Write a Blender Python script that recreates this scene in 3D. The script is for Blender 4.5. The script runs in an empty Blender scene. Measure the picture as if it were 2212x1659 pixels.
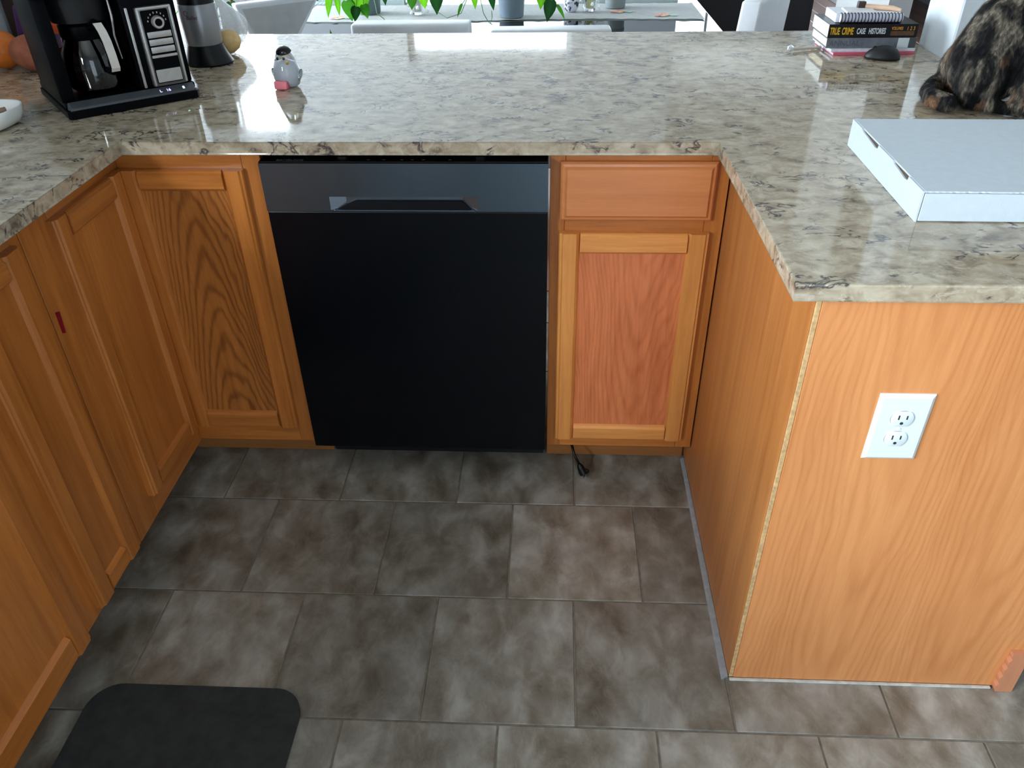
import bpy, bmesh, math, random
from mathutils import Vector, Matrix, Euler, noise
PI = math.pi
random.seed(7)
SC = bpy.context.scene
COL = SC.collection

# ---------------------------------------------------------------- camera
cam_d = bpy.data.cameras.new('camera')
cam = bpy.data.objects.new('camera', cam_d)
COL.objects.link(cam)
cam_d.sensor_fit = 'HORIZONTAL'
cam_d.sensor_width = 36.0
cam_d.lens = 36.0 * 1702.75 / 2212.0
cam_d.clip_start = 0.02
a, b, c = math.radians(35.001), math.radians(-3.277), math.radians(-1.0524)
fw = Vector((math.sin(b) * math.cos(a), math.cos(b) * math.cos(a), -math.sin(a)))
rt = fw.cross(Vector((0, 0, 1))).normalized()
up = rt.cross(fw)
r2 = math.cos(c) * rt + math.sin(c) * up
u2 = -math.sin(c) * rt + math.cos(c) * up
M = Matrix((r2, u2, -fw)).transposed().to_4x4()
M.translation = Vector((0.6137, -1.6124, 1.4246))
cam.matrix_world = M
SC.camera = cam

# ---------------------------------------------------------------- world + lights + exposure
def lin(c):
    return tuple((x / 12.92 if x <= 0.04045 else ((x + 0.055) / 1.055) ** 2.4) for x in (v / 255.0 for v in c)) + (1.0,)

w = bpy.data.worlds.new('sky')
SC.world = w
w.use_nodes = True
bg = w.node_tree.nodes['Background']
bg.inputs[0].default_value = (0.70, 0.86, 1.0, 1)
bg.inputs[1].default_value = 1.5

def area(name, loc, target, sx, sy, power, color=(0.86, 0.94, 1.0), spread=180):
    d = bpy.data.lights.new(name, 'AREA')
    d.shape = 'RECTANGLE'
    d.size, d.size_y = sx, sy
    d.energy = power
    d.color = color
    d.spread = math.radians(spread)
    o = bpy.data.objects.new(name, d)
    COL.objects.link(o)
    o.location = loc
    o.rotation_euler = (Vector(target) - Vector(loc)).to_track_quat('-Z', 'Y').to_euler()
    return o

# daylight through the room's windows and added ones (each stands just outside its pane)
area('daylight_patio_door', (-1.57, 4.50, 1.2), (-1.57, 0, 1.2), 0.42, 2.1, 60)
area('daylight_dining_window', (0.16, 4.50, 1.30), (0.16, 0, 1.30), 1.12, 0.8, 13)
area('fill_dining_side', (-4.20, 2.6, 1.6), (0.2, 2.2, 0.5), 2.2, 1.8, 620)  # added fill lamp that brightens the dining room from out of view
area('daylight_sink_window', (-1.12, -2.0, 1.50), (1.0, -1.4, 0.8), 1.3, 0.62, 190)
area('daylight_rear_glass_door', (1.45, -4.05, 1.08), (1.30, 0, 0.9), 1.4, 2.0, 22)
area('fill_living_floor', (2.4, 8.75, 1.4), (2.4, 5.0, 0.4), 1.6, 1.6, 130)  # added fill lamp, lifts the dark wood floor beyond the table

SC.view_settings.view_transform = 'Standard'
SC.view_settings.look = 'None'
SC.view_settings.gamma = 1.0
SC.view_settings.use_curve_mapping = False
SC.view_settings.exposure = 0.0

# ---------------------------------------------------------------- mesh helpers
class MB:
    def __init__(s):
        s.bm = bmesh.new()

    def box(s, x0, x1, y0, y1, z0, z1, bev=0.0, seg=2, mat=None):
        r = bmesh.ops.create_cube(s.bm, size=1.0)
        vs = r['verts']
        for v in vs:
            v.co = Vector(((x0 + x1) / 2 + v.co.x * (x1 - x0), (y0 + y1) / 2 + v.co.y * (y1 - y0), (z0 + z1) / 2 + v.co.z * (z1 - z0)))
        if bev > 0:
            es = list({e for v in vs for e in v.link_edges})
            bmesh.ops.bevel(s.bm, geom=es, offset=bev, segments=seg, affect='EDGES', profile=0.6)
        return s

    def hexa(s, lo, hi, bev=0.0, seg=2):
        """lo / hi: four points each, counter-clockwise seen from above"""
        v = [s.bm.verts.new(p) for p in list(lo) + list(hi)]
        F = [(3, 2, 1, 0), (4, 5, 6, 7), (0, 1, 5, 4), (1, 2, 6, 5), (2, 3, 7, 6), (3, 0, 4, 7)]
        for f in F:
            s.bm.faces.new([v[i] for i in f])
        if bev > 0:
            es = list({e for q in v for e in q.link_edges})
            bmesh.ops.bevel(s.bm, geom=es, offset=bev, segments=seg, affect='EDGES', profile=0.6)
        return s

    def prism(s, pts, z0, z1, bev=0.0, seg=2):
        lo = [s.bm.verts.new((x, y, z0)) for x, y in pts]
        hi = [s.bm.verts.new((x, y, z1)) for x, y in pts]
        n = len(pts)
        s.bm.faces.new(lo[::-1])
        s.bm.faces.new(hi)
        for i in range(n):
            s.bm.faces.new((lo[i], lo[(i + 1) % n], hi[(i + 1) % n], hi[i]))
        if bev > 0:
            es = [e for e in {e for v in hi + lo for e in v.link_edges} if abs(e.verts[0].co.z - e.verts[1].co.z) < 1e-6]
            bmesh.ops.bevel(s.bm, geom=es, offset=bev, segments=seg, affect='EDGES', profile=0.6)
        return s

    def lathe(s, prof, n=32, cx=0, cy=0, cz=0, cap=True):
        rings = []
        for r, z in prof:
            rings.append([s.bm.verts.new((cx + max(r, 1e-5) * math.cos(2 * PI * i / n), cy + max(r, 1e-5) * math.sin(2 * PI * i / n), cz + z)) for i in range(n)])
        for k in range(len(rings) - 1):
            for i in range(n):
                s.bm.faces.new((rings[k][i], rings[k][(i + 1) % n], rings[k + 1][(i + 1) % n], rings[k + 1][i]))
        if cap:
            s.bm.faces.new(rings[0][::-1])
            s.bm.faces.new(rings[-1])
        return s

    def tube(s, pts, r, n=8):
        pts = [Vector(p) for p in pts]
        rs = r if isinstance(r, (list, tuple)) else [r] * len(pts)
        rings = []
        ref = Vector((0, 0, 1))
        for i, p in enumerate(pts):
            d = (pts[min(i + 1, len(pts) - 1)] - pts[max(i - 1, 0)]).normalized()
            if abs(d.dot(ref)) > 0.95:
                ref = Vector((1, 0, 0))
            x = d.cross(ref).normalized()
            y = d.cross(x).normalized()
            rings.append([s.bm.verts.new(p + rs[i] * (math.cos(2 * PI * k / n) * x + math.sin(2 * PI * k / n) * y)) for k in range(n)])
        for k in range(len(rings) - 1):
            for i in range(n):
                s.bm.faces.new((rings[k][i], rings[k][(i + 1) % n], rings[k + 1][(i + 1) % n], rings[k + 1][i]))
        s.bm.faces.new(rings[0][::-1])
        s.bm.faces.new(rings[-1])
        return s

    def ball(s, c, r, seg=16, rings=10, rot=None):
        rr = r if isinstance(r, (list, tuple)) else (r, r, r)
        q = bmesh.ops.create_uvsphere(s.bm, u_segments=seg, v_segments=rings, radius=1.0)
        for v in q['verts']:
            p = Vector((v.co.x * rr[0], v.co.y * rr[1], v.co.z * rr[2]))
            if rot:
                p.rotate(rot)
            v.co = p + Vector(c)
        return s

    def xf(s, m):
        bmesh.ops.transform(s.bm, matrix=m, verts=s.bm.verts)
        return s

OBJS = {}
def obj(name, mb, mat, parent=None, smooth=False, world=True, kind=None, label=None):
    """mesh is given in scene coordinates (world=True) or in the parent's own coordinates"""
    bm = mb.bm
    bmesh.ops.recalc_face_normals(bm, faces=bm.faces)
    if parent is not None and world:
        pm = Matrix.Identity(4)
        ch = []
        q = parent
        while q is not None:
            ch.append(q)
            q = q.parent
        for q in reversed(ch):
            pm = pm @ Matrix.LocRotScale(q.location, q.rotation_euler, q.scale)
        bmesh.ops.transform(bm, matrix=pm.inverted(), verts=bm.verts)
    me = bpy.data.meshes.new(name)
    bm.to_mesh(me)
    bm.free()
    if mat:
        for m in (mat if isinstance(mat, (list, tuple)) else [mat]):
            me.materials.append(m)
    if smooth:
        for p in me.polygons:
            p.use_smooth = True
        if smooth == 'auto':
            me.set_sharp_from_angle(angle=math.radians(40))
    o = bpy.data.objects.new(name, me)
    COL.objects.link(o)
    if parent is not None:
        o.parent = parent
    if kind:
        o['kind'] = kind
    if label:
        o['label'] = label
    return o

def thing(name, label, cat, loc=(0, 0, 0), rz=0.0, group=None):
    o = bpy.data.objects.new(name, None)
    o.empty_display_size = 0.05
    COL.objects.link(o)
    o.location = loc
    o.rotation_euler = (0, 0, rz)
    o['label'] = label
    o['category'] = cat
    if group:
        o['group'] = group
    return o

def tag(o, label, cat, group=None):
    o['label'] = label
    o['category'] = cat
    if group:
        o['group'] = group
    return o

def text_part(name, txt, size, mat, parent, m, extrude=0.0002, sx=1.0, bold=0.0, shear=0.0, label=None):
    cu = bpy.data.curves.new(name + '_curve', 'FONT')
    cu.body = txt
    cu.size = size
    cu.extrude = extrude
    cu.offset = bold
    cu.shear = shear
    tmp = bpy.data.objects.new(name + '_tmp', cu)
    COL.objects.link(tmp)
    dg = bpy.context.evaluated_depsgraph_get()
    dg.update()
    me = bpy.data.meshes.new_from_object(tmp.evaluated_get(dg))
    bpy.data.objects.remove(tmp)
    bpy.data.curves.remove(cu)
    me.transform(Matrix.Diagonal((sx, 1, 1, 1)))
    me.transform(m)
    me.materials.clear()
    me.materials.append(mat)
    o = bpy.data.objects.new(name, me)
    COL.objects.link(o)
    o.parent = parent
    if label:
        o['label'] = label
    return o

# ---------------------------------------------------------------- materials
def newmat(name):
    m = bpy.data.materials.new(name)
    m.use_nodes = True
    nt = m.node_tree
    return m, nt, nt.nodes['Principled BSDF']

def plain(name, col, rough=0.5, metal=0.0, spec=0.5, coat=0.0, noise_amt=0.06, nscale=30.0, bump=0.0, bscale=200.0, trans=0.0, ior=1.45, emit=None, estr=1.0, alpha=1.0, sss=0.0):
    m, nt, p = newmat(name)
    L = nt.links
    tc = nt.nodes.new('ShaderNodeTexCoord')
    n = nt.nodes.new('ShaderNodeTexNoise')
    n.inputs['Scale'].default_value = nscale
    n.inputs['Detail'].default_value = 3
    L.new(tc.outputs['Object'], n.inputs['Vector'])
    r = nt.nodes.new('ShaderNodeValToRGB')
    cc = lin(col)
    r.color_ramp.elements[0].position = 0.3
    r.color_ramp.elements[1].position = 0.7
    r.color_ramp.elements[0].color = tuple(max(0, x * (1 - noise_amt)) for x in cc[:3]) + (1,)
    r.color_ramp.elements[1].color = tuple(min(1, x * (1 + noise_amt)) for x in cc[:3]) + (1,)
    L.new(n.outputs['Fac'], r.inputs['Fac'])
    L.new(r.outputs['Color'], p.inputs['Base Color'])
    p.inputs['Roughness'].default_value = rough
    p.inputs['Metallic'].default_value = metal
    p.inputs['Specular IOR Level'].default_value = spec
    p.inputs['Coat Weight'].default_value = coat
    p.inputs['Coat Roughness'].default_value = 0.15
    p.inputs['Transmission Weight'].default_value = trans
    p.inputs['IOR'].default_value = ior
    p.inputs['Alpha'].default_value = alpha
    p.inputs['Subsurface Weight'].default_value = sss
    if emit:
        p.inputs['Emission Color'].default_value = lin(emit)
        p.inputs['Emission Strength'].default_value = estr
    if bump:
        n2 = nt.nodes.new('ShaderNodeTexNoise')
        n2.inputs['Scale'].default_value = bscale
        L.new(tc.outputs['Object'], n2.inputs['Vector'])
        b = nt.nodes.new('ShaderNodeBump')
        b.inputs['Strength'].default_value = bump
        b.inputs['Distance'].default_value = 0.002
        L.new(n2.outputs['Fac'], b.inputs['Height'])
        L.new(b.outputs['Normal'], p.inputs['Normal'])
    return m

def math_node(nt, op, a, b=None, c=None):
    n = nt.nodes.new('ShaderNodeMath')
    n.operation = op
    for i, x in enumerate((a, b, c)):
        if x is None:
            continue
        if isinstance(x, (int, float)):
            n.inputs[i].default_value = x
        else:
            nt.links.new(x, n.inputs[i])
    return n.outputs[0]

def noise_node(nt, vec, scale, detail=4, rough=0.5, dist=0.0):
    n = nt.nodes.new('ShaderNodeTexNoise')
    n.inputs['Scale'].default_value = scale
    n.inputs['Detail'].default_value = detail
    n.inputs['Roughness'].default_value = rough
    n.inputs['Distortion'].default_value = dist
    nt.links.new(vec, n.inputs['Vector'])
    return n

def ramp(nt, fac, stops, interp='LINEAR'):
    r = nt.nodes.new('ShaderNodeValToRGB')
    r.color_ramp.interpolation = interp
    e = r.color_ramp.elements
    while len(e) < len(stops):
        e.new(0.5)
    for i, (p, c) in enumerate(stops):
        e[i].position = p
        e[i].color = c if len(c) == 4 else lin(c)
    nt.links.new(fac, r.inputs['Fac'])
    return r.outputs['Color']

def mix(nt, fac, a, b, mode='MIX'):
    n = nt.nodes.new('ShaderNodeMix')
    n.data_type = 'RGBA'
    n.blend_type = mode
    ins = [i for i in n.inputs if i.enabled or True]
    def put(idx, x):
        if isinstance(x, (int, float)):
            n.inputs[idx].default_value = x
        elif isinstance(x, tuple):
            n.inputs[idx].default_value = x if len(x) == 4 else lin(x)
        else:
            nt.links.new(x, n.inputs[idx])
    put(0, fac); put(6, a); put(7, b)
    return n.outputs[2]

def wood(name, light, dark, axis='Z', face='Y', cathedral=0.0, x0=0.0, freq=60.0, curv=55.0, rough=0.34, coat=0.25, line=0.5, seed=0.0, stretch=0.06, zf=1.0, fold=0.0, wig=0.05):
    """oak: grain runs along axis; face is the axis the board looks along"""
    m, nt, p = newmat(name)
    L = nt.links
    tc = nt.nodes.new('ShaderNodeTexCoord')
    oi = nt.nodes.new('ShaderNodeObjectInfo')
    sep = nt.nodes.new('ShaderNodeSeparateXYZ')
    L.new(tc.outputs['Object'], sep.inputs[0])
    ax = {'X': sep.outputs[0], 'Y': sep.outputs[1], 'Z': sep.outputs[2]}
    across = [k for k in 'XYZ' if k not in (axis, face)][0]
    rnd = math_node(nt, 'MULTIPLY_ADD', oi.outputs['Random'], 7.0, seed)
    cmb = nt.nodes.new('ShaderNodeCombineXYZ')       # x = across, y = depth, z = along
    L.new(ax[across], cmb.inputs[0])
    L.new(math_node(nt, 'ADD', ax[face], rnd), cmb.inputs[1])
    L.new(ax[axis], cmb.inputs[2])
    mp = nt.nodes.new('ShaderNodeMapping')
    mp.inputs['Scale'].default_value = (1, 1, stretch)
    L.new(cmb.outputs[0], mp.inputs['Vector'])
    mp2 = nt.nodes.new('ShaderNodeMapping')
    mp2.inputs['Scale'].default_value = (1, 1, 0.28)
    L.new(cmb.outputs[0], mp2.inputs['Vector'])
    n1 = noise_node(nt, mp.outputs[0], 55, 5, 0.62, 0.3)      # streaks
    n2 = noise_node(nt, mp.outputs[0], 330, 3, 0.6)           # pores
    n3 = noise_node(nt, mp2.outputs[0], 6.5, 3, 0.5)          # broad figure
    n4 = noise_node(nt, mp2.outputs[0], 26, 3, 0.55)
    # nested arches: curv*x^2 - z (+ noise), folded into bands
    dx = math_node(nt, 'SUBTRACT', ax[across], x0)
    wob = math_node(nt, 'MULTIPLY_ADD', n3.outputs['Fac'], 0.10, -0.05)
    dx = math_node(nt, 'ADD', dx, wob)
    if fold:
        pp = nt.nodes.new('ShaderNodeMath'); pp.operation = 'PINGPONG'
        L.new(dx, pp.inputs[0]); pp.inputs[1].default_value = fold
        dx = pp.outputs[0]
    q = math_node(nt, 'MULTIPLY', math_node(nt, 'MULTIPLY', dx, dx), curv)
    f = math_node(nt, 'SUBTRACT', q, math_node(nt, 'MULTIPLY', ax[axis], zf))
    f = math_node(nt, 'ADD', f, math_node(nt, 'MULTIPLY', n4.outputs['Fac'], wig * 2))
    f = math_node(nt, 'ADD', f, math_node(nt, 'MULTIPLY', n3.outputs['Fac'], 0.16))
    f = math_node(nt, 'MULTIPLY', f, freq)
    s = math_node(nt, 'SINE', f)
    s = math_node(nt, 'MULTIPLY_ADD', s, 0.5, 0.5)
    s = math_node(nt, 'POWER', s, 2.6)
    t = math_node(nt, 'MULTIPLY', s, cathedral)
    st = nt.nodes.new('ShaderNodeMapRange')
    L.new(n1.outputs['Fac'], st.inputs['Value'])
    st.inputs['From Min'].default_value = 0.35
    st.inputs['From Max'].default_value = 0.72
    t2 = math_node(nt, 'MULTIPLY', st.outputs[0], line)
    br = nt.nodes.new('ShaderNodeMapRange')
    L.new(n3.outputs['Fac'], br.inputs['Value'])
    br.inputs['From Min'].default_value = 0.3
    br.inputs['From Max'].default_value = 0.7
    t3 = math_node(nt, 'MULTIPLY', br.outputs[0], 0.30)
    tot = math_node(nt, 'ADD', math_node(nt, 'ADD', t, t2), t3)
    po = math_node(nt, 'MULTIPLY_ADD', n2.outputs['Fac'], 0.34, -0.15)
    tot = math_node(nt, 'ADD', tot, po)
    colr = ramp(nt, tot, [(0.05, light), (1.0, dark)])
    # board-to-board tone
    hs = nt.nodes.new('ShaderNodeHueSaturation')
    L.new(colr, hs.inputs['Color'])
    L.new(math_node(nt, 'MULTIPLY_ADD', oi.outputs['Random'], 0.16, 0.92), hs.inputs['Value'])
    L.new(hs.outputs[0], p.inputs['Base Color'])
    p.inputs['Roughness'].default_value = rough
    p.inputs['Coat Weight'].default_value = coat
    p.inputs['Coat Roughness'].default_value = 0.2
    bp = nt.nodes.new('ShaderNodeBump')
    bp.inputs['Strength'].default_value = 0.12
    bp.inputs['Distance'].default_value = 0.001
    L.new(tot, bp.inputs['Height'])
    L.new(bp.outputs['Normal'], p.inputs['Normal'])
    return m

OAK_L, OAK_D = (206, 128, 58), (144, 76, 26)
RED_L, RED_D = (222, 134, 84), (178, 92, 48)
VEN_L, VEN_D = (224, 152, 94), (186, 110, 56)
W = {}
def wd(key, *args, **kw):
    if key not in W:
        W[key] = wood(key, *args, **kw)
    return W[key]
wYz = wd('oak_front_vertical', OAK_L, OAK_D, 'Z', 'Y')
wYx = wd('oak_front_horizontal', OAK_L, OAK_D, 'X', 'Y')
wXz = wd('oak_side_vertical', OAK_L, OAK_D, 'Z', 'X')
wXy = wd('oak_side_horizontal', OAK_L, OAK_D, 'Y', 'X')
pan_c = wd('oak_panel_cathedral', (202, 126, 58), (122, 66, 24), 'Z', 'Y', cathedral=0.42, x0=0.145, freq=84, curv=42, line=0.40, zf=-1.0, wig=0.045)
pan_r = wd('oak_panel_reddish', RED_L, RED_D, 'Z', 'Y', cathedral=0.25, x0=0.03, freq=60, curv=60, line=0.6, stretch=0.09)
pan_l = wd('oak_panel_left', OAK_L, OAK_D, 'Z', 'X', cathedral=0.12, x0=-0.5, freq=40, curv=30, line=0.4)
drw_m = wd('oak_drawer_front', (222, 142, 86), (178, 104, 56), 'X', 'Y', line=0.35)
ven_f = wd('veneer_end_panel', VEN_L, VEN_D, 'Z', 'Y', cathedral=0.20, x0=-0.10, freq=24, curv=130, rough=0.42, coat=0.08, line=0.34, stretch=0.05, fold=0.115, wig=0.022)
ven_s = wd('veneer_side_panel', (198, 132, 72), (162, 94, 42), 'Z', 'X', cathedral=0.10, x0=-0.3, freq=30, curv=60, rough=0.42, coat=0.10, line=0.55, stretch=0.03)
edge_m = plain('raw_ply_edge', (198, 162, 114), 0.8, noise_amt=0.25, nscale=120)
trim_m = wd('trim_block_wood', (214, 146, 108), (180, 112, 76), 'Z', 'Y', line=0.3, coat=0.0, rough=0.6)
kick_m = wd('toe_kick_wood', (170, 112, 60), (120, 72, 34), 'X', 'Y', line=0.3)
gap_m = plain('cabinet_inside_dark', (30, 18, 10), 0.9)

def quartz():
    m, nt, p = newmat('speckled_quartz')
    L = nt.links
    tc = nt.nodes.new('ShaderNodeTexCoord')
    mp = nt.nodes.new('ShaderNodeMapping')
    mp.inputs['Scale'].default_value = (0.74, 1.0, 1.0)
    mp.inputs['Rotation'].default_value = (0, 0, 0.12)
    L.new(tc.outputs['Object'], mp.inputs['Vector'])
    v = mp.outputs[0]
    a = noise_node(nt, v, 17, 4, 0.58, 0.4)
    b = noise_node(nt, v, 34, 3, 0.55, 0.7)
    c = noise_node(nt, v, 22, 4, 0.55, 1.6)
    d = noise_node(nt, v, 9, 2, 0.5, 0.3)
    e = noise_node(nt, v, 90, 4, 0.65, 0.8)
    f = noise_node(nt, v, 21, 5, 0.6, 3.0)
    base = ramp(nt, a.outputs['Fac'], [(0.30, (128, 112, 92)), (0.44, (170, 154, 132)), (0.56, (184, 170, 146)), (0.70, (144, 128, 106))])
    fl = ramp(nt, b.outputs['Fac'], [(0.32, (92, 78, 66)), (0.44, (158, 144, 122)), (0.56, (186, 174, 152)), (0.72, (212, 202, 182))])
    x = mix(nt, 0.55, base, fl)
    # pale wisps
    wz = ramp(nt, f.outputs['Fac'], [(0.555, (0, 0, 0)), (0.585, (255, 255, 255)), (0.60, (255, 255, 255)), (0.64, (0, 0, 0))])
    x = mix(nt, math_node(nt, 'MULTIPLY', wz, 0.32), x, (214, 204, 184))
    # dark blue-black veins, only where a broad mask allows
    ridge = math_node(nt, 'ABSOLUTE', math_node(nt, 'SUBTRACT', c.outputs['Fac'], 0.5))
    vr = nt.nodes.new('ShaderNodeMapRange')
    L.new(ridge, vr.inputs['Value'])
    vr.inputs['From Min'].default_value = 0.008
    vr.inputs['From Max'].default_value = 0.055
    vr.inputs['To Min'].default_value = 1.0
    vr.inputs['To Max'].default_value = 0.0
    ms = nt.nodes.new('ShaderNodeMapRange')
    mk = noise_node(nt, v, 19, 3, 0.6, 0.5)
    L.new(mk.outputs['Fac'], ms.inputs['Value'])
    ms.inputs['From Min'].default_value = 0.53
    ms.inputs['From Max'].default_value = 0.59
    vein = math_node(nt, 'MULTIPLY', vr.outputs[0], ms.outputs[0])
    x = mix(nt, math_node(nt, 'MULTIPLY', vein, 0.9), x, (50, 46, 52))
    br = ramp(nt, e.outputs['Fac'], [(0.60, (0, 0, 0)), (0.68, (255, 255, 255))])
    x = mix(nt, math_node(nt, 'MULTIPLY', br, 0.30), x, (104, 72, 56))
    L.new(x, p.inputs['Base Color'])
    p.inputs['Roughness'].default_value = 0.06
    p.inputs['Specular IOR Level'].default_value = 0.55
    return m
QUARTZ = quartz()

def tile_mat():
    m, nt, p = newmat('slate_look_tile')
    L = nt.links
    tc = nt.nodes.new('ShaderNodeTexCoord')
    oi = nt.nodes.new('ShaderNodeObjectInfo')
    off = nt.nodes.new('ShaderNodeVectorMath')
    off.operation = 'ADD'
    cb = nt.nodes.new('ShaderNodeCombineXYZ')
    L.new(math_node(nt, 'MULTIPLY', oi.outputs['Random'], 31.0), cb.inputs[0])
    L.new(math_node(nt, 'MULTIPLY', oi.outputs['Random'], 17.0), cb.inputs[1])
    L.new(tc.outputs['Object'], off.inputs[0])
    L.new(cb.outputs[0], off.inputs[1])
    mp = nt.nodes.new('ShaderNodeMapping')
    mp.inputs['Rotation'].default_value = (0, 0, 0.7)
    mp.inputs['Scale'].default_value = (1.0, 0.7, 1)
    L.new(off.outputs[0], mp.inputs['Vector'])
    v = mp.outputs[0]
    a = noise_node(nt, v, 8.5, 5, 0.58, 0.3)
    b = noise_node(nt, v, 17, 6, 0.62, 0.4)
    c = noise_node(nt, v, 14, 5, 0.6, 1.6)
    x = ramp(nt, a.outputs['Fac'], [(0.30, (94, 84, 70)), (0.44, (126, 118, 106)), (0.55, (150, 147, 139)), (0.68, (176, 175, 171))])
    y = ramp(nt, b.outputs['Fac'], [(0.32, (84, 72, 58)), (0.5, (128, 122, 110)), (0.66, (172, 168, 160))])
    x = mix(nt, 0.5, x, y)
    ridge = math_node(nt, 'ABSOLUTE', math_node(nt, 'SUBTRACT', c.outputs['Fac'], 0.5))
    vr = nt.nodes.new('ShaderNodeMapRange')
    L.new(ridge, vr.inputs['Value'])
    vr.inputs['From Min'].default_value = 0.0
    vr.inputs['From Max'].default_value = 0.022
    vr.inputs['To Min'].default_value = 0.16
    vr.inputs['To Max'].default_value = 0.0
    x = mix(nt, vr.outputs[0], x, (168, 160, 150))
    hs = nt.nodes.new('ShaderNodeHueSaturation')
    L.new(x, hs.inputs['Color'])
    L.new(math_node(nt, 'MULTIPLY_ADD', oi.outputs['Random'], 0.30, 0.80), hs.inputs['Value'])
    L.new(hs.outputs[0], p.inputs['Base Color'])
    p.inputs['Roughness'].default_value = 0.34
    p.inputs['Specular IOR Level'].default_value = 0.5
    bp = nt.nodes.new('ShaderNodeBump')
    bp.inputs['Strength'].default_value = 0.35
    bp.inputs['Distance'].default_value = 0.0025
    L.new(b.outputs['Fac'], bp.inputs['Height'])
    L.new(bp.outputs['Normal'], p.inputs['Normal'])
    return m
TILE = tile_mat()
GROUT = plain('grout', (132, 124, 112), 0.9, noise_amt=0.2, nscale=60, bump=0.3)
WALL = plain('pale_wall_paint', (206, 214, 220), 0.8, noise_amt=0.02, bump=0.1)
HALL_SHADE = plain('hall_wall_shade', (184, 186, 186), 0.8, noise_amt=0.02, bump=0.1)  # wall turned from the windows: its shade is put into this colour
CEIL = plain('ceiling_paint', (222, 222, 218), 0.9, noise_amt=0.02)
WHITE = plain('white_gloss_trim', (232, 236, 238), 0.4, noise_amt=0.01)
PLAST = plain('white_outlet_plastic', (226, 236, 240), 0.32, noise_amt=0.01)
SLOT = plain('dark_slot', (48, 50, 54), 0.7)
CARD = plain('white_cardboard', (198, 208, 216), 0.72, noise_amt=0.03, nscale=60, bump=0.12, bscale=400)
NOTCH_SHADE = plain('notch_hole_shade', (84, 72, 64), 0.9, noise_amt=0.2, nscale=300)  # dark brown stands in for the shade inside the lid notches
BLACK = plain('black_plastic', (12, 13, 16), 0.34, spec=0.35)
BLACKM = plain('black_matte', (16, 17, 20), 0.55)
STEEL = plain('brushed_steel', (190, 188, 184), 0.30, metal=0.65, noise_amt=0.08, nscale=80)
STEELD = plain('dark_steel', (112, 110, 108), 0.33, metal=0.7, noise_amt=0.10, nscale=80)
BSTEEL = plain('black_stainless', (5, 8, 13), 0.25, metal=0.0, spec=0.3, noise_amt=0.08, nscale=4)
BSTEEL2 = plain('black_stainless_fascia', (104, 120, 134), 0.22, metal=0.9, noise_amt=0.10, nscale=5)
GREYMAT = plain('charcoal_mat', (46, 48, 48), 0.95, noise_amt=0.25, nscale=40, bump=0.5, bscale=260)
REDST = plain('crimson_sticker', (128, 8, 34), 0.35, noise_amt=0.3, nscale=60)
CAULK = plain('grey_caulk', (150, 152, 154), 0.6, noise_amt=0.15, nscale=60)
CAULKW = plain('white_caulk', (196, 194, 186), 0.6, noise_amt=0.2, nscale=60)
LEATH = plain('white_leatherette', (214, 218, 222), 0.42, noise_amt=0.03, bump=0.15, bscale=160)
CERAM = plain('white_glazed_ceramic', (238, 238, 234), 0.15, noise_amt=0.01, coat=0.4)

def glass(name, col=(255, 255, 255), rough=0.0, tint=1.0, gl=0.08):
    """thin glass: mostly see-through with a mirror coat, real thickness on the mesh"""
    m, nt, p = newmat(name)
    nt.nodes.remove(p)
    out = [n for n in nt.nodes if n.type == 'OUTPUT_MATERIAL'][0]
    t = nt.nodes.new('ShaderNodeBsdfTransparent')
    t.inputs[0].default_value = lin(col)
    g = nt.nodes.new('ShaderNodeBsdfGlossy')
    g.inputs['Roughness'].default_value = rough
    f = nt.nodes.new('ShaderNodeFresnel')
    f.inputs['IOR'].default_value = 1.5
    mx = nt.nodes.new('ShaderNodeMixShader')
    nt.links.new(math_node(nt, 'MAXIMUM', f.outputs[0], gl), mx.inputs[0])
    nt.links.new(t.outputs[0], mx.inputs[1])
    nt.links.new(g.outputs[0], mx.inputs[2])
    nt.links.new(mx.outputs[0], out.inputs[0])
    return m
PANE = glass('window_glass', (250, 253, 255), gl=0.04)
TGLASS = glass('table_glass', (206, 232, 222), gl=0.10)
CARAFE_G = glass('carafe_glass', (120, 116, 122), gl=0.07)
CLEAR = plain('clear_solid_glass', (250, 252, 255), 0.02, trans=1.0, ior=1.45, noise_amt=0.0)

# ---------------------------------------------------------------- setting
def rect_hole_wall(name, axis, pos, th, a0, a1, z0, z1, holes, mat):
    """wall plane at pos (thickness th away), spanning a0..a1, with rectangular holes (h0,h1,zz0,zz1) sorted along a"""
    mb = MB()
    def bx(p0, p1, q0, q1):
        if p1 - p0 < 1e-4 or q1 - q0 < 1e-4:
            return
        if axis == 'y':
            mb.box(p0, p1, min(pos, pos + th), max(pos, pos + th), q0, q1)
        else:
            mb.box(min(pos, pos + th), max(pos, pos + th), p0, p1, q0, q1)
    cur = a0
    for h0, h1, zz0, zz1 in holes:
        bx(cur, h0, z0, z1)
        bx(h0, h1, z0, zz0)
        bx(h0, h1, zz1, z1)
        cur = h1
    bx(cur, a1, z0, z1)
    return obj(name, mb, mat, kind='structure')

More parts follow.
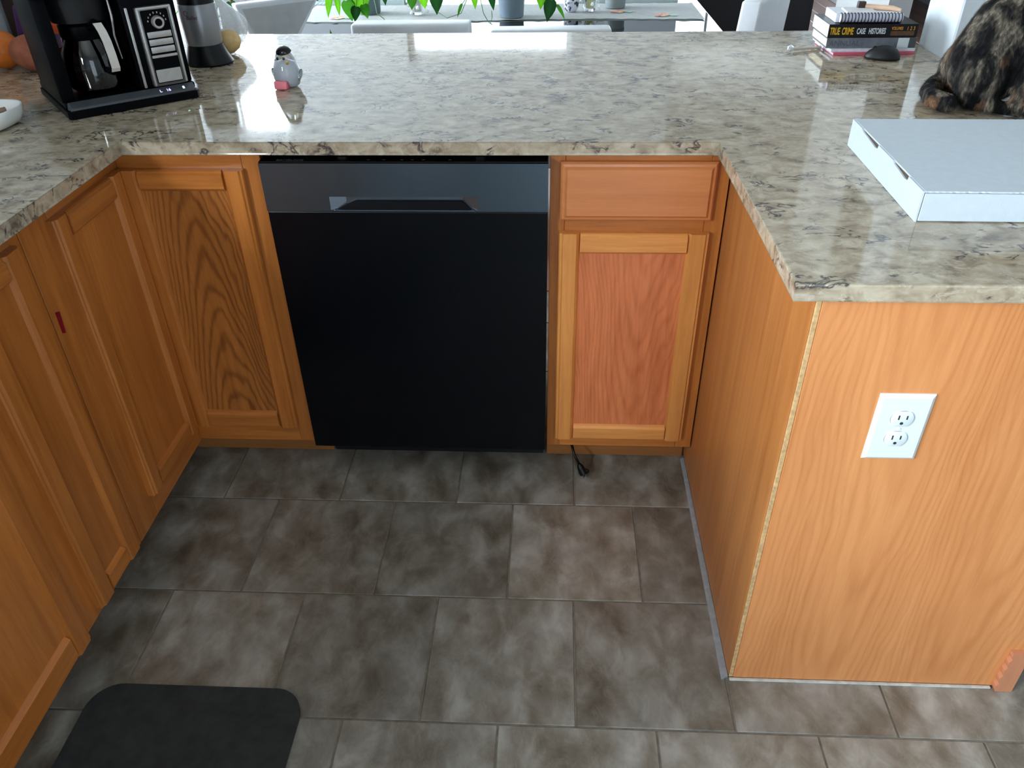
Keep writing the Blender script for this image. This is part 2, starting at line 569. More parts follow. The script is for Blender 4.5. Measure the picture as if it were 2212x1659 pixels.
def window(n, axis, pos, a0, a1, z0, z1, mullions=1):
    fr = MB()
    f = 0.04
    def bx(p0, p1, q0, q1, t0, t1):
        if axis == 'y':
            fr.box(p0, p1, pos + t0, pos + t1, q0, q1, 0.004, 1)
        else:
            fr.box(pos + t0, pos + t1, p0, p1, q0, q1, 0.004, 1)
    s = 1 if pos > 0 or axis == 'x' and pos > 0 else -1
    t0, t1 = (0.03, 0.08) if s > 0 else (-0.08, -0.03)
    bx(a0, a0 + f, z0, z1, t0, t1); bx(a1 - f, a1, z0, z1, t0, t1)
    bx(a0 + f, a1 - f, z0, z0 + f, t0, t1); bx(a0 + f, a1 - f, z1 - f, z1, t0, t1)
    for k in range(mullions):
        x = a0 + (a1 - a0) * (k + 1) / (mullions + 1)
        bx(x - 0.015, x + 0.015, z0 + f, z1 - f, t0 + 0.005, t1 - 0.005)
    o = obj('window_%d' % n, fr, WHITE, kind='structure')
    g = MB()
    tm = (t0 + t1) / 2
    if axis == 'y':
        g.box(a0 + f, a1 - f, pos + tm - 0.002, pos + tm + 0.002, z0 + f, z1 - f)
    else:
        g.box(pos + tm - 0.002, pos + tm + 0.002, a0 + f, a1 - f, z0 + f, z1 - f)
    obj('pane', g, PANE, o)
    return o

XL, YB, H = -0.96, -3.8, 2.44
XR = 4.2
# floor: grout bed under the tiles, wood beyond the peninsula
floor = obj('floor', MB().box(-4.0, XR, YB, 8.6, -0.06, -0.003), GROUT, kind='structure')
wood_floor_m = wood('brown_plank_floor', (150, 104, 82), (112, 74, 56), 'Y', 'Z', line=0.5, coat=0.3, rough=0.35)
px = -4.0
k = 0
while px < XR - 0.01:
    y0 = 1.03
    pieces = [(y0, 3.0 + (k % 3) * 0.7), (3.0 + (k % 3) * 0.7, 5.4 + (k % 2) * 0.9), (5.4 + (k % 2) * 0.9, 8.6)]
    for q0, q1 in pieces:
        obj('plank', MB().box(px + 0.001, min(px + 0.149, XR), q0 + 0.001, q1 - 0.001, -0.003, 0.004, 0.0015, 1), wood_floor_m, floor)
    px += 0.15
    k += 1
# tiles in a half-offset bond
S, TY = 0.3074, -0.1222
base_mb = MB().box(0, S - 0.0038, 0, S - 0.0038, -0.003, 0.0, 0.0014, 1)
tm = obj('tile', base_mb, TILE, floor, world=False)
tile_me = tm.data
first = True
offs = {0: 0.0651, -1: 0.2180, -2: 0.0611, -3: 0.2164}
rows = list(range(-11, 4))
for r in rows:                      # row r spans TY + r*S .. TY + (r+1)*S
    y = TY + r * S
    if y + S < YB or y > 1.0:
        continue
    ox = offs.get(r, 0.0611 if r % 2 == 0 else 0.2172)
    if r == 0:
        ox = 0.0696
    for i in range(-5, 14):
        x = ox + i * S
        if x + S < XL or x > 3.9:
            continue
        if x < XL - 0.15 or y < YB - 0.1:
            continue
        if first:
            o = tm
            first = False
        else:
            o = bpy.data.objects.new('tile', tile_me)
            COL.objects.link(o)
            o.parent = floor
        o.location = (x + 0.0019, y + 0.0019, 0)

obj('ceiling', MB().box(-4.0, XR, YB, 8.6, H, H + 0.1), CEIL, kind='structure')
rect_hole_wall('wall_left', 'x', XL, -0.12, YB, 1.03, 0, H, [(-2.65, -1.35, 1.15, 1.85)], WALL)
window(3, 'x', XL, -2.65, -1.35, 1.15, 1.85)
rect_hole_wall('wall_rear', 'y', YB, -0.12, XL, XR, 0, H, [(0.75, 2.15, 0.02, 2.12)], WALL)
window(4, 'y', YB, 0.75, 2.15, 0.02, 2.12)
rect_hole_wall('wall_dining_left', 'x', -4.0, -0.12, 1.03, 8.6, 0, H, [(1.5, 3.7, 0.6, 2.4)], WALL)
window(6, 'x', -4.0, 1.5, 3.7, 0.6, 2.4)  # unseen window, added as an opening for the dining fill lamp
obj('wall_dining_return', MB().box(-4.0, XL - 0.12, 0.93, 1.03, 0, H), WALL, kind='structure')
rect_hole_wall('wall_dining_back', 'y', 4.3, 0.12, -4.0, 1.45, 0, H, [(-1.80, -1.35, 0.05, 2.26), (-0.42, 0.74, 0.88, 1.74)], WALL)
window(1, 'y', 4.3, -1.80, -1.35, 0.05, 2.26, 0)
window(2, 'y', 4.3, -0.42, 0.74, 0.88, 1.74, 0)
rect_hole_wall('wall_living_back', 'y', 8.5, 0.12, 1.45, XR, 0, H, [(1.6, 3.2, 0.6, 2.2)], WALL)
window(5, 'y', 8.5, 1.6, 3.2, 0.6, 2.2)  # unseen window, added as an opening for the living room fill lamp
obj('wall_living_left', MB().box(1.33, 1.45, 4.42, 8.5, 0, H), WALL, kind='structure')
rect_hole_wall('wall_right', 'x', XR, 0.12, YB, 8.6, 0, H, [], WALL)
obj('wall_hall_far', MB().box(3.36, 3.46, 5.9, 8.5, 0, H), WALL, kind='structure')
obj('baseboard_hall', MB().box(3.345, 3.36, 5.9, 8.5, 0.004, 0.13, 0.004, 1), WHITE, kind='structure')
obj('wall_hall', MB().box(2.06, 2.16, 2.2, 2.9, 0, H), HALL_SHADE, kind='structure')
obj('wall_post', MB().box(1.645, 1.80, 0.618, 0.82, 0, H, 0.004, 1), WALL, kind='structure')
obj('trim_1', MB().box(1.695, 1.80, 0.598, 0.618, 0.0, H, 0.004, 1), WHITE, kind='structure')
obj('trim_2', MB().box(1.80, 1.812, 0.598, 0.82, 0.0, H, 0.003, 1), WHITE, kind='structure')

# ---------------------------------------------------------------- countertop
ct = MB().prism([(-0.2825, -0.034), (-0.2825, -2.4), (-0.955, -2.4), (-0.955, 1.02), (1.642, 1.02), (1.642, 0.595), (1.95, 0.595), (1.95, -0.638), (0.9485, -0.638), (0.9485, -0.034)][::-1], 0.8865, 0.914, 0.003, 2)
tag(obj('countertop', ct, QUARTZ), 'U-shaped polished speckled beige and grey stone countertop running over all the cabinets', 'countertop')

# ---------------------------------------------------------------- cabinet doors
def frame_profile(wd_, t):
    """cross-section (across, out) of a stile, outer edge at 0"""
    return [(0, 0), (0, t - 0.007), (0.002, t - 0.004), (0.006, t - 0.004), (0.009, t), (wd_ - 0.008, t), (wd_ - 0.003, t - 0.005), (wd_, t - 0.010), (wd_, 0)]

def extr(mb, prof, P, ua, uo, ul, length, inset0=0.0, inset1=0.0):
    n = len(prof)
    A = [mb.bm.verts.new(P + ua * a_ + uo * o_ + ul * inset0) for a_, o_ in prof]
    B = [mb.bm.verts.new(P + ua * a_ + uo * o_ + ul * (length - inset1)) for a_, o_ in prof]
    mb.bm.faces.new(A)
    mb.bm.faces.new(B[::-1])
    for i in range(n):
        mb.bm.faces.new((A[i], B[i], B[(i + 1) % n], A[(i + 1) % n]))

def door(cab, P, ua, uo, w_, h_, st=0.046, tr=0.047, brl=0.05, mp_=None, mv=None, mh=None, lab=None):
    """P: lower corner on the cabinet face; ua along width, uo outward"""
    P, ua, uo = Vector(P), Vector(ua), Vector(uo)
    uz = Vector((0, 0, 1))
    t = 0.02
    mb = MB()
    c0 = P + ua * (st - 0.006) + uz * (brl - 0.006) + uo * 0.004
    c1 = P + ua * (w_ - st + 0.006) + uz * (h_ - tr + 0.006) + uo * 0.010
    mb.box(min(c0.x, c1.x), max(c0.x, c1.x), min(c0.y, c1.y), max(c0.y, c1.y), c0.z, c1.z)
    d = obj('door', mb, mp_, cab, label=lab)
    pr = frame_profile(st, t)
    for s in (0, 1):
        m2 = MB()
        if s == 0:
            extr(m2, pr, P, ua, uo, uz, h_)
        else:
            extr(m2, pr, P + ua * w_, -ua, uo, uz, h_)
        obj('stile', m2, mv, d)
    for s in (0, 1):
        m2 = MB()
        if s == 0:
            extr(m2, frame_profile(brl, t), P + ua * st, uz, uo, ua, w_ - 2 * st, 0.0003, 0.0003)
        else:
            extr(m2, frame_profile(tr, t), P + ua * st + uz * h_, -uz, uo, ua, w_ - 2 * st, 0.0003, 0.0003)
        obj('rail', m2, mh, d)
    return d

# corner cabinet (lazy-susan corner)
cc = thing('corner_cabinet', 'oak corner base cabinet left of the dishwasher with two doors meeting at the inside corner', 'cabinet', (-0.32, 0.0, 0.0))
b_ = MB().prism([(-0.945, -0.372), (-0.342, -0.372), (-0.342, 0.022), (-0.006, 0.022), (-0.006, 0.60), (-0.945, 0.60)], 0.10, 0.884)
obj('body', b_, gap_m, cc)
obj('frame_stile', MB().box(-0.045, -0.004, 0.0, 0.02, 0.10, 0.884, 0.001, 1), wYz, cc)
obj('frame_rail', MB().box(-0.32, -0.0455, 0.0, 0.02, 0.10, 0.160, 0.001, 1), wYx, cc)
obj('frame_rail', MB().box(-0.32, -0.0455, 0.0, 0.02, 0.845, 0.884, 0.001, 1), wYx, cc)
obj('frame_rail', MB().box(-0.34, -0.32, -0.2795, 0.02, 0.095, 0.168, 0.001, 1), wXy, cc)
obj('frame_rail', MB().box(-0.34, -0.32, -0.2795, 0.02, 0.845, 0.884, 0.001, 1), wXy, cc)
obj('frame_stile', MB().box(-0.34, -0.32, -0.373, -0.280, 0.095, 0.884, 0.001, 1), wXz, cc)
obj('toe_kick', MB().box(-0.385, 0.012, 0.080, 0.095, 0.001, 0.10, 0.004, 2), kick_m, cc)
obj('toe_kick', MB().box(-0.415, -0.40, -0.372, 0.095, 0.001, 0.095), kick_m, cc)
door(cc, (-0.3185, 0, 0.156), (1, 0, 0), (0, -1, 0), 0.277, 0.690, st=0.046, tr=0.047, brl=0.050, mp_=pan_c, mv=wYz, mh=wYx, lab='door leaf on the dishwasher side, with bold cathedral grain')
door(cc, (-0.32, -0.292, 0.163), (0, 1, 0), (1, 0, 0), 0.2715, 0.686, st=0.046, tr=0.05, brl=0.046, mp_=pan_l, mv=wXz, mh=wXy, lab='door leaf of the left-hand run, plainer grain')
tag(obj('sticker', MB().hexa([(-0.3200, -0.360, 0.650), (-0.3188, -0.360, 0.650), (-0.3188, -0.351, 0.646), (-0.3200, -0.351, 0.646)], [(-0.3200, -0.358, 0.694), (-0.3188, -0.358, 0.694), (-0.3188, -0.346, 0.690), (-0.3200, -0.346, 0.690)]), REDST), 'small crimson sticker stuck on the frame between the left-hand cabinet doors', 'sticker')

# left run cabinet
lc = thing('base_cabinet', 'oak base cabinet along the left-hand run, cut by the left edge of the picture', 'cabinet', (-0.32, -1.4, 0.0))
obj('body', MB().box(-0.945, -0.342, -2.36, -0.378, 0.10, 0.884), gap_m, lc)
for (q0, q1) in ((-0.404, -0.3755), (-0.652, -0.578), (-1.20, -1.15), (-1.78, -1.72), (-2.36, -2.30)):
    obj('frame_stile', MB().box(-0.34, -0.32, q0, q1, 0.095, 0.884, 0.001, 1), wXz, lc)
for (q0, q1) in ((-0.5775, -0.4045), (-1.1495, -0.6525), (-1.7195, -1.2005), (-2.2995, -1.7805)):
    obj('frame_rail', MB().box(-0.34, -0.32, q0, q1, 0.095, 0.135, 0.001, 1), wXy, lc)
    obj('frame_rail', MB().box(-0.34, -0.32, q0, q1, 0.85, 0.884, 0.001, 1), wXy, lc)
obj('toe_kick', MB().box(-0.415, -0.40, -2.36, -0.378, 0.001, 0.095), kick_m, lc)
door(lc, (-0.32, -0.582, 0.118), (0, 1, 0), (1, 0, 0), 0.180, 0.735, st=0.052, tr=0.047, brl=0.050, mp_=pan_l, mv=wXz, mh=wXy, lab='very narrow door')
door(lc, (-0.32, -1.155, 0.105), (0, 1, 0), (1, 0, 0), 0.515, 0.748, st=0.052, tr=0.05, brl=0.066, mp_=pan_l, mv=wXz, mh=wXy)
door(lc, (-0.32, -1.735, 0.105), (0, 1, 0), (1, 0, 0), 0.55, 0.748, st=0.052, tr=0.05, brl=0.066, mp_=pan_l, mv=wXz, mh=wXy)
door(lc, (-0.32, -2.31, 0.105), (0, 1, 0), (1, 0, 0), 0.55, 0.748, st=0.052, tr=0.05, brl=0.066, mp_=pan_l, mv=wXz, mh=wXy)

# drawer cabinet right of the dishwasher
dc = thing('drawer_cabinet', 'oak base cabinet right of the dishwasher with one drawer above one door', 'cabinet', (0.80, 0.0, 0.0))
obj('body', MB().box(0.612, 0.984, 0.021, 0.60, 0.10, 0.884), gap_m, dc)
obj('frame_stile', MB().box(0.610, 0.642, 0.0, 0.02, 0.10, 0.884, 0.001, 1), wYz, dc)
obj('frame_stile', MB().box(0.944, 0.984, 0.0, 0.02, 0.10, 0.884, 0.001, 1), wYz, dc)
for z0, z1 in ((0.10, 0.145), (0.698, 0.742), (0.855, 0.884)):
    obj('frame_rail', MB().box(0.6425, 0.9435, 0.0, 0.02, z0, z1, 0.001, 1), wYx, dc)
obj('toe_kick', MB().box(0.610, 0.984, 0.080, 0.095, 0.001, 0.10, 0.002, 1), kick_m, dc)
m2 = MB()
pr = [(0, 0), (0, 0.010), (0.004, 0.014), (0.009, 0.015), (0.014, 0.020)]
# raised drawer slab with a stepped edge
def slab(mb, x0, x1, z0, z1, steps, y0):
    rings = []
    for ins, out in steps:
        rings.append([mb.bm.verts.new(p) for p in ((x0 + ins, y0 - out, z0 + ins), (x1 - ins, y0 - out, z0 + ins), (x1 - ins, y0 - out, z1 - ins), (x0 + ins, y0 - out, z1 - ins))])
    for k in range(len(rings) - 1):
        for i in range(4):
            mb.bm.faces.new((rings[k][i], rings[k][(i + 1) % 4], rings[k + 1][(i + 1) % 4], rings[k + 1][i]))
    mb.bm.faces.new(rings[0][::-1]); mb.bm.faces.new(rings[-1])
slab(m2, 0.632, 0.956, 0.735, 0.864, pr, 0.0)
obj('drawer', m2, drw_m, dc)
door(dc, (0.631, 0, 0.135), (1, 0, 0), (0, -1, 0), 0.325, 0.572, st=0.046, tr=0.050, brl=0.045, mp_=pan_r, mv=wd('golden_oak_vertical', (232, 158, 84), (182, 108, 46), 'Z', 'Y'), mh=wd('golden_oak_horizontal', (232, 158, 84), (182, 108, 46), 'X', 'Y'))

# peninsula cabinet
pc = thing('peninsula_cabinet', 'veneered peninsula base on the right with a broad end panel carrying the outlet', 'cabinet', (1.27, -0.3, 0.0))
obj('side_panel', MB().box(0.988, 1.000, -0.6125, 0.60, 0.006, 0.884, 0.0005, 1), ven_s, pc)
obj('end_panel', MB().box(0.9975, 1.545, -0.6180, -0.6135, 0.004, 0.8855, 0.0005, 1), ven_f, pc)
obj('edge_strip', MB().box(0.9895, 0.9972, -0.6172, -0.6130, 0.004, 0.8855, 0.0008, 1), edge_m, pc, label='pale raw edge strip at the corner')
obj('body', MB().box(1.0015, 1.541, -0.6128, 0.60, 0.006, 0.884), ven_s, pc)
cm = MB()
random.seed(3)
pts = [(1.510 + 0.0015 * random.random() + (0.0035 if i % 3 == 0 else 0), i * 0.118 / 14) for i in range(15)]
lo = [(x, z) for x, z in pts] + [(1.543, 0.118), (1.546, 0.0)]
vsA = [cm.bm.verts.new((x, -0.6300, z + 0.001)) for x, z in lo]
vsB = [cm.bm.verts.new((x, -0.6182, z + 0.001)) for x, z in lo]
cm.bm.faces.new(vsA); cm.bm.faces.new(vsB[::-1])
for i in range(len(lo)):
    j = (i + 1) % len(lo)
    cm.bm.faces.new((vsA[i], vsB[i], vsB[j], vsA[j]))
obj('trim_block', cm, trim_m, pc, label='short rough-edged strip of bare wood at the foot')
tag(obj('caulk_line', MB().hexa([(0.974, -0.622, 0.0), (0.9875, -0.616, 0.0), (0.9875, 0.07, 0.0), (0.978, 0.07, 0.0)], [(0.979, -0.620, 0.003), (0.9876, -0.616, 0.005), (0.9876, 0.07, 0.005), (0.982, 0.07, 0.003)]), CAULK), 'grey caulk line on the floor along the peninsula side', 'caulk')
tag(obj('caulk_line', MB().box(0.990, 1.508, -0.6245, -0.6184, 0.0, 0.0045, 0.001, 1), CAULKW), 'white caulk line on the floor below the outlet panel', 'caulk')

# outlet plate
ot = thing('wall_outlet', 'white duplex electrical outlet with its cover plate on the peninsula end panel', 'outlet', (1.157, -0.6180, 0.657))
pm = MB()
hw, hh = 0.0415, 0.0635
def ring(mb, hw_, hh_, y, n=1):
    return [mb.bm.verts.new((sx * hw_, y, sz * hh_)) for sx, sz in ((-1, -1), (1, -1), (1, 1), (-1, 1))]
R = [ring(pm, hw, hh, 0), ring(pm, hw, hh, -0.0018), ring(pm, hw - 0.0055, hh - 0.0055, -0.0058)]
for k in range(2):
    for i in range(4):
        pm.bm.faces.new((R[k][i], R[k][(i + 1) % 4], R[k + 1][(i + 1) % 4], R[k + 1][i]))
pm.bm.faces.new(R[0][::-1]); pm.bm.faces.new(R[-1])
obj('cover_plate', pm, PLAST, ot, world=False)
for zc in (0.0195, -0.0195):
    fm = MB()
    n = 40
    def prof(sc, y):
        vs = []
        for i in range(n):
            t_ = 2 * PI * i / n
            x_ = 0.0172 * math.cos(t_) * sc
            z_ = max(-0.0142, min(0.0142, 0.0172 * math.sin(t_))) * sc
            vs.append(fm.bm.verts.new((x_, y, zc + z_)))
        return vs
    rr = [prof(1.05, -0.0056), prof(1.05, -0.0054), prof(1.0, -0.0050), prof(0.99, -0.0074), prof(0.93, -0.0079)]
    for k in range(1, 4):
        for i in range(n):
            fm.bm.faces.new((rr[k][i], rr[k][(i + 1) % n], rr[k + 1][(i + 1) % n], rr[k + 1][i]))
    fm.bm.faces.new(rr[4])
    bmesh.ops.delete(fm.bm, geom=rr[0], context='VERTS')
    face = obj('receptacle', fm, PLAST, ot, world=False, smooth='auto')
    gm = MB()
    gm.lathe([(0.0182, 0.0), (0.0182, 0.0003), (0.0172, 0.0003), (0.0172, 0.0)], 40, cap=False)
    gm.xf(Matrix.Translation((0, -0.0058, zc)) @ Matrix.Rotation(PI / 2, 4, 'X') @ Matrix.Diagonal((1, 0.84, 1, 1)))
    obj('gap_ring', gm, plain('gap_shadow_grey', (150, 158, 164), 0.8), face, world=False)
    for sx, hgt in ((-0.0062, 0.0042), (0.0062, 0.0036)):
        obj('slot', MB().box(sx - 0.0011, sx + 0.0011, -0.0082, -0.0078, zc + 0.0035 - hgt, zc + 0.0035 + hgt), SLOT, face, world=False)
    sl = MB().lathe([(0.0, 0), (0.0026, 0), (0.0026, 0.0004), (0, 0.0004)], 16, cap=False)
    sl.xf(Matrix.Translation((0, -0.0078, zc - 0.0075)) @ Matrix.Rotation(PI / 2, 4, 'X'))
    obj('ground_hole', sl, SLOT, face, world=False)
sc_ = MB().lathe([(0.0, 0), (0.0032, 0), (0.0028, 0.0010), (0, 0.0012)], 16, cap=False)
sc_.xf(Matrix.Translation((0, -0.0058, 0)) @ Matrix.Rotation(PI / 2, 4, 'X'))
obj('screw', sc_, PLAST, ot, world=False)

# ---------------------------------------------------------------- dishwasher
dw = thing('dishwasher', 'black stainless dishwasher with a pocket handle between the oak cabinets', 'dishwasher', (0.305, 0.0, 0.0))
obj('body', MB().box(0.014, 0.602, 0.012, 0.56, 0.112, 0.868), BLACKM, dw)
obj('door', MB().box(0.004, 0.606, -0.037, 0.010, 0.112, 0.7645, 0.003, 2), BSTEEL, dw)
obj('kick_plate', MB().box(0.016, 0.600, 0.078, 0.090, 0.004, 0.108, 0.002, 1), BLACKM, dw)
fa = MB()
y0, yb = -0.0385, 0.010
x0, x1, z0, z1 = 0.004, 0.606, 0.7655, 0.8695
hx0, hx1, hz0, hz1 = 0.143, 0.459, 0.7685, 0.798
bx0, bx1, bz0, bz1 = 0.196, 0.424, 0.786, 0.7955
dpt = 0.027
def V(*p):
    return fa.bm.verts.new(p)
O = [V(x0, y0, z0), V(x1, y0, z0), V(x1, y0, z1), V(x0, y0, z1)]
I = [V(hx0, y0, hz0), V(hx1, y0, hz0), V(hx1, y0, hz1), V(hx0, y0, hz1)]
Bk = [V(x0, yb, z0), V(x1, yb, z0), V(x1, yb, z1), V(x0, yb, z1)]
for i in range(4):
    j = (i + 1) % 4
    fa.bm.faces.new((O[i], O[j], I[j], I[i]))
    fa.bm.faces.new((O[i], Bk[i], Bk[j], O[j]))
fa.bm.faces.new(Bk)
fas = obj('control_fascia', fa, BSTEEL2, dw)
ha = MB()
I2 = [ha.bm.verts.new(p) for p in ((hx0, y0, hz0), (hx1, y0, hz0), (hx1, y0, hz1), (hx0, y0, hz1))]
bx0, bx1, dpt = 0.176, 0.426, 0.012
B2 = [ha.bm.verts.new(p) for p in ((bx0, y0 + dpt, hz0), (bx1, y0 + dpt, hz0), (bx1, y0 + dpt, hz1 - 0.002), (bx0, y0 + dpt, hz1 - 0.002))]
for i in range(4):
    j = (i + 1) % 4
    ha.bm.faces.new((I2[i], I2[j], B2[j], B2[i]))
ha.bm.faces.new(B2)
obj('handle_pocket', ha, plain('handle_pocket_steel', (120, 130, 142), 0.26, metal=0.85), fas)
sl_ = MB()
sl_.hexa([(0.158, y0 + 0.0015, 0.7695), (0.444, y0 + 0.0015, 0.7695), (0.444, y0 + 0.010, 0.7695), (0.158, y0 + 0.010, 0.7695)],
         [(0.196, y0 + 0.0060, 0.7865), (0.424, y0 + 0.0060, 0.7865), (0.424, y0 + 0.0115, 0.7865), (0.196, y0 + 0.0115, 0.7865)])
obj('slot_shade_block', sl_, plain('slot_shade_black', (8, 9, 13), 0.6, spec=0.1), fas)  # solid black block painted as the shaded hollow behind the handle
lp = MB()
lp.hexa([(0.150, y0 - 0.003, 0.7662), (0.452, y0 - 0.003, 0.7662), (0.456, y0 + 0.002, 0.7662), (0.146, y0 + 0.002, 0.7662)],
        [(0.153, y0 - 0.003, 0.7690), (0.449, y0 - 0.003, 0.7690), (0.452, y0 + 0.002, 0.7696), (0.150, y0 + 0.002, 0.7696)], 0.0006, 1)
obj('handle_lip', lp, BSTEEL2, fas)
obj('top_control_strip', MB().box(0.004, 0.606, -0.036, 0.010, 0.8698, 0.8725, 0.001, 1), plain('glossy_black_control', (6, 7, 9), 0.12), dw)
LOGO = plain('faint_grey_print', (58, 66, 76), 0.5)
wm = Matrix.Translation(Vector((0.040, -0.0300, 0.8727)) - Vector((0.305, 0, 0)))
text_part('brand_lettering', 'SAMSUNG', 0.0125, LOGO, dw, wm, sx=1.0, bold=0.0002)
for xx in (0.23, 0.262, 0.30, 0.322, 0.345, 0.40):
    obj('control_mark', MB().box(xx, xx + 0.006, -0.024, -0.0225, 0.8725, 0.8729), LOGO, dw)
for xx in (0.160, 0.452):
    obj('clip', MB().box(xx, xx + 0.022, 0.002, 0.016, 0.8728, 0.8858, 0.003, 1), STEELD, dw)

# ---------------------------------------------------------------- floor mat, cord
mt = MB()
def rrect(x0, x1, y0, y1, r, n=10):
    P = []
    for cx, cy, a0 in ((x1 - r, y1 - r, 0), (x0 + r, y1 - r, PI / 2), (x0 + r, y0 + r, PI), (x1 - r, y0 + r, 1.5 * PI)):
        for k in range(n + 1):
            t_ = a0 + PI / 2 * k / n
            P.append((cx + r * math.cos(t_), cy + r * math.sin(t_)))
    return P
mt.prism(rrect(-0.300, 0.133, -1.50, -0.683, 0.06), 0.0005, 0.012, 0.005, 2)
tag(obj('floor_mat', mt, GREYMAT, smooth='auto'), 'dark charcoal kitchen mat with rounded corners on the tiles at lower left', 'mat')

cord = thing('power_cord', 'short black cord end with its plug hanging out from under the drawer cabinet', 'cord', (0.70, 0.03, 0.0))
obj('cable', MB().tube([(0.672, 0.070, 0.088), (0.676, 0.040, 0.075), (0.684, 0.012, 0.058), (0.697, 0.000, 0.036)], 0.0036, 8), BLACK, cord, smooth=True)
pl_ = MB().tube([(0.697, 0.000, 0.036), (0.700, -0.003, 0.030), (0.706, -0.008, 0.018), (0.710, -0.011, 0.010)], [0.0045, 0.0085, 0.0105, 0.011], 10)
pl_.ball((0.716, -0.004, 0.014), (0.010, 0.006, 0.008), 10, 6)
obj('plug', pl_, BLACK, cord, smooth='auto')
for dx in (-0.005, 0.005):
    obj('prong', MB().box(0.711 + dx - 0.0008, 0.711 + dx + 0.0008, -0.021, -0.012, 0.003, 0.009), STEEL, cord)

# ---------------------------------------------------------------- pizza box
pb = thing('pizza_box', 'flat square white cardboard box lying on the peninsula countertop', 'box', (1.370, -0.245, 0.9145), math.radians(-1.0))
hb, hz = 0.185, 0.0505
obj('tray', MB().box(-hb + 0.003, hb - 0.003, -hb + 0.004, hb - 0.002, 0.0, 0.003), CARD, pb, world=False)
# left wall with the two tab notches
lw = MB()
prof = [(-hb, 0), (hb, 0), (hb, hz - 0.0005)]
def notch(ya, yb):            # ya near hinge (higher y), yb lower
    return [(ya, hz - 0.0005), (ya - 0.006, hz - 0.0035), (yb + 0.014, hz - 0.0090), (yb + 0.001, hz - 0.0075), (yb - 0.001, hz - 0.0005)]
prof += notch(0.128, 0.032) + notch(-0.045, -0.121) + [(-hb, hz - 0.0005)]
A = [lw.bm.verts.new((-hb, y_, z_)) for y_, z_ in prof]
B = [lw.bm.verts.new((-hb + 0.003, y_, z_)) for y_, z_ in prof]
lw.bm.faces.new(A[::-1]); lw.bm.faces.new(B)
for i in range(len(prof)):
    j = (i + 1) % len(prof)
    lw.bm.faces.new((A[i], A[j], B[j], B[i]))
obj('side_wall', lw, CARD, pb, world=False, label='left side wall with two tab slots')
obj('side_wall', MB().box(hb - 0.003, hb, -hb, hb, 0, hz - 0.001), CARD, pb, world=False)
obj('back_wall', MB().box(-hb + 0.0035, hb - 0.0035, hb - 0.003, hb, 0, hz - 0.001), CARD, pb, world=False)
fwm = MB().box(-hb + 0.0045, hb - 0.0045, -hb, -hb + 0.003, 0.0012, hz - 0.0042, 0.0008, 1)
obj('front_wall', fwm, CARD, pb, world=False)
ld = MB()
random.seed(11)
n = 74
fr, bk = [], []
for i in range(n + 1):
    x_ = -hb + 0.0035 + (2 * hb - 0.007) * i / n
    z_ = 0.0016 if (i % 2 == 0) else 0.0
    fr.append((x_, -hb - 0.0012 + 0.0012 * random.random() * (i % 2), 0))
    bk.append((x_, hb + 0.0008 * (i % 2) - 0.0002, 0))
lo = fr + bk[::-1]
ld_lo = [ld.bm.verts.new((x_, y_, hz - 0.0028)) for x_, y_, _ in lo]
ld_hi = [ld.bm.verts.new((x_, y_, hz)) for x_, y_, _ in lo]
ld.bm.faces.new(ld_lo[::-1]); ld.bm.faces.new(ld_hi)
for i in range(len(lo)):
    j = (i + 1) % len(lo)
    ld.bm.faces.new((ld_lo[i], ld_lo[j], ld_hi[j], ld_hi[i]))
obj('lid', ld, CARD, pb, world=False)
for ya, yb in ((0.122, 0.036), (-0.051, -0.117)):
    tb = MB().hexa([(-hb + 0.0032, yb, hz - 0.014), (-hb + 0.006, yb, hz - 0.014), (-hb + 0.006, ya, hz - 0.014), (-hb + 0.0032, ya, hz - 0.014)],
            [(-hb + 0.0035, yb, hz - 0.003), (-hb + 0.006, yb, hz - 0.003), (-hb + 0.006, ya, hz - 0.003), (-hb + 0.0035, ya, hz - 0.003)])
    obj('lid_tab', tb, NOTCH_SHADE, pb, world=False)

# ---------------------------------------------------------------- coffee maker
cmk = thing('coffee_maker', 'large black and steel drip coffee maker with a glass carafe on the left counter', 'coffee maker', (-0.454, 0.105, 0.9145), math.radians(40.2))
CBLK = plain('satin_black_plastic', (5, 6, 9), 0.38, spec=0.07)
def P(name, mb, mat, parent=None, **k):
    if mat is BLACK:
        mat = CBLK
    return obj(name, mb, mat, parent or cmk, world=False, **k)
bs = MB()
bs.prism([(0.006, 0.0), (0.288, 0.0), (0.296, 0.010), (0.296, 0.285), (0.0, 0.285), (0.0, 0.006)], 0.0, 0.0175, 0.002, 1)
bs.box(0.003, 0.293, 0.022, 0.283, 0.0176, 0.033, 0.003, 1)
P('base', bs, BLACK, smooth='auto')
P('display_bar', MB().hexa([(0.008, 0.0015, 0.0177), (0.286, 0.0015, 0.0177), (0.291, 0.0215, 0.0177), (0.005, 0.0215, 0.0177)], [(0.012, 0.0045, 0.0225), (0.282, 0.0045, 0.0225), (0.288, 0.0215, 0.0335), (0.008, 0.0215, 0.0335)], 0.0012, 1), plain('lit_display_grey', (74, 77, 82), 0.25, metal=0.3))  # display strip; its grey includes the light caught by the slope
P('side_column', MB().box(0.0, 0.030, 0.030, 0.250, 0.0325, 0.262, 0.006, 2), BLACK, smooth='auto')
P('tower', MB().box(0.172, 0.292, 0.030, 0.270, 0.0325, 0.262, 0.006, 2), BLACK, smooth='auto')
P('top_housing', MB().box(-0.002, 0.294, 0.004, 0.272, 0.240, 0.345, 0.012, 3), BLACK, smooth='auto')
P('brew_basket', MB().lathe([(0.058, 0.0), (0.064, 0.045), (0.066, 0.060)], 28, 0.100, 0.105, 0.182), BLACKM, smooth='auto')
hp = MB()
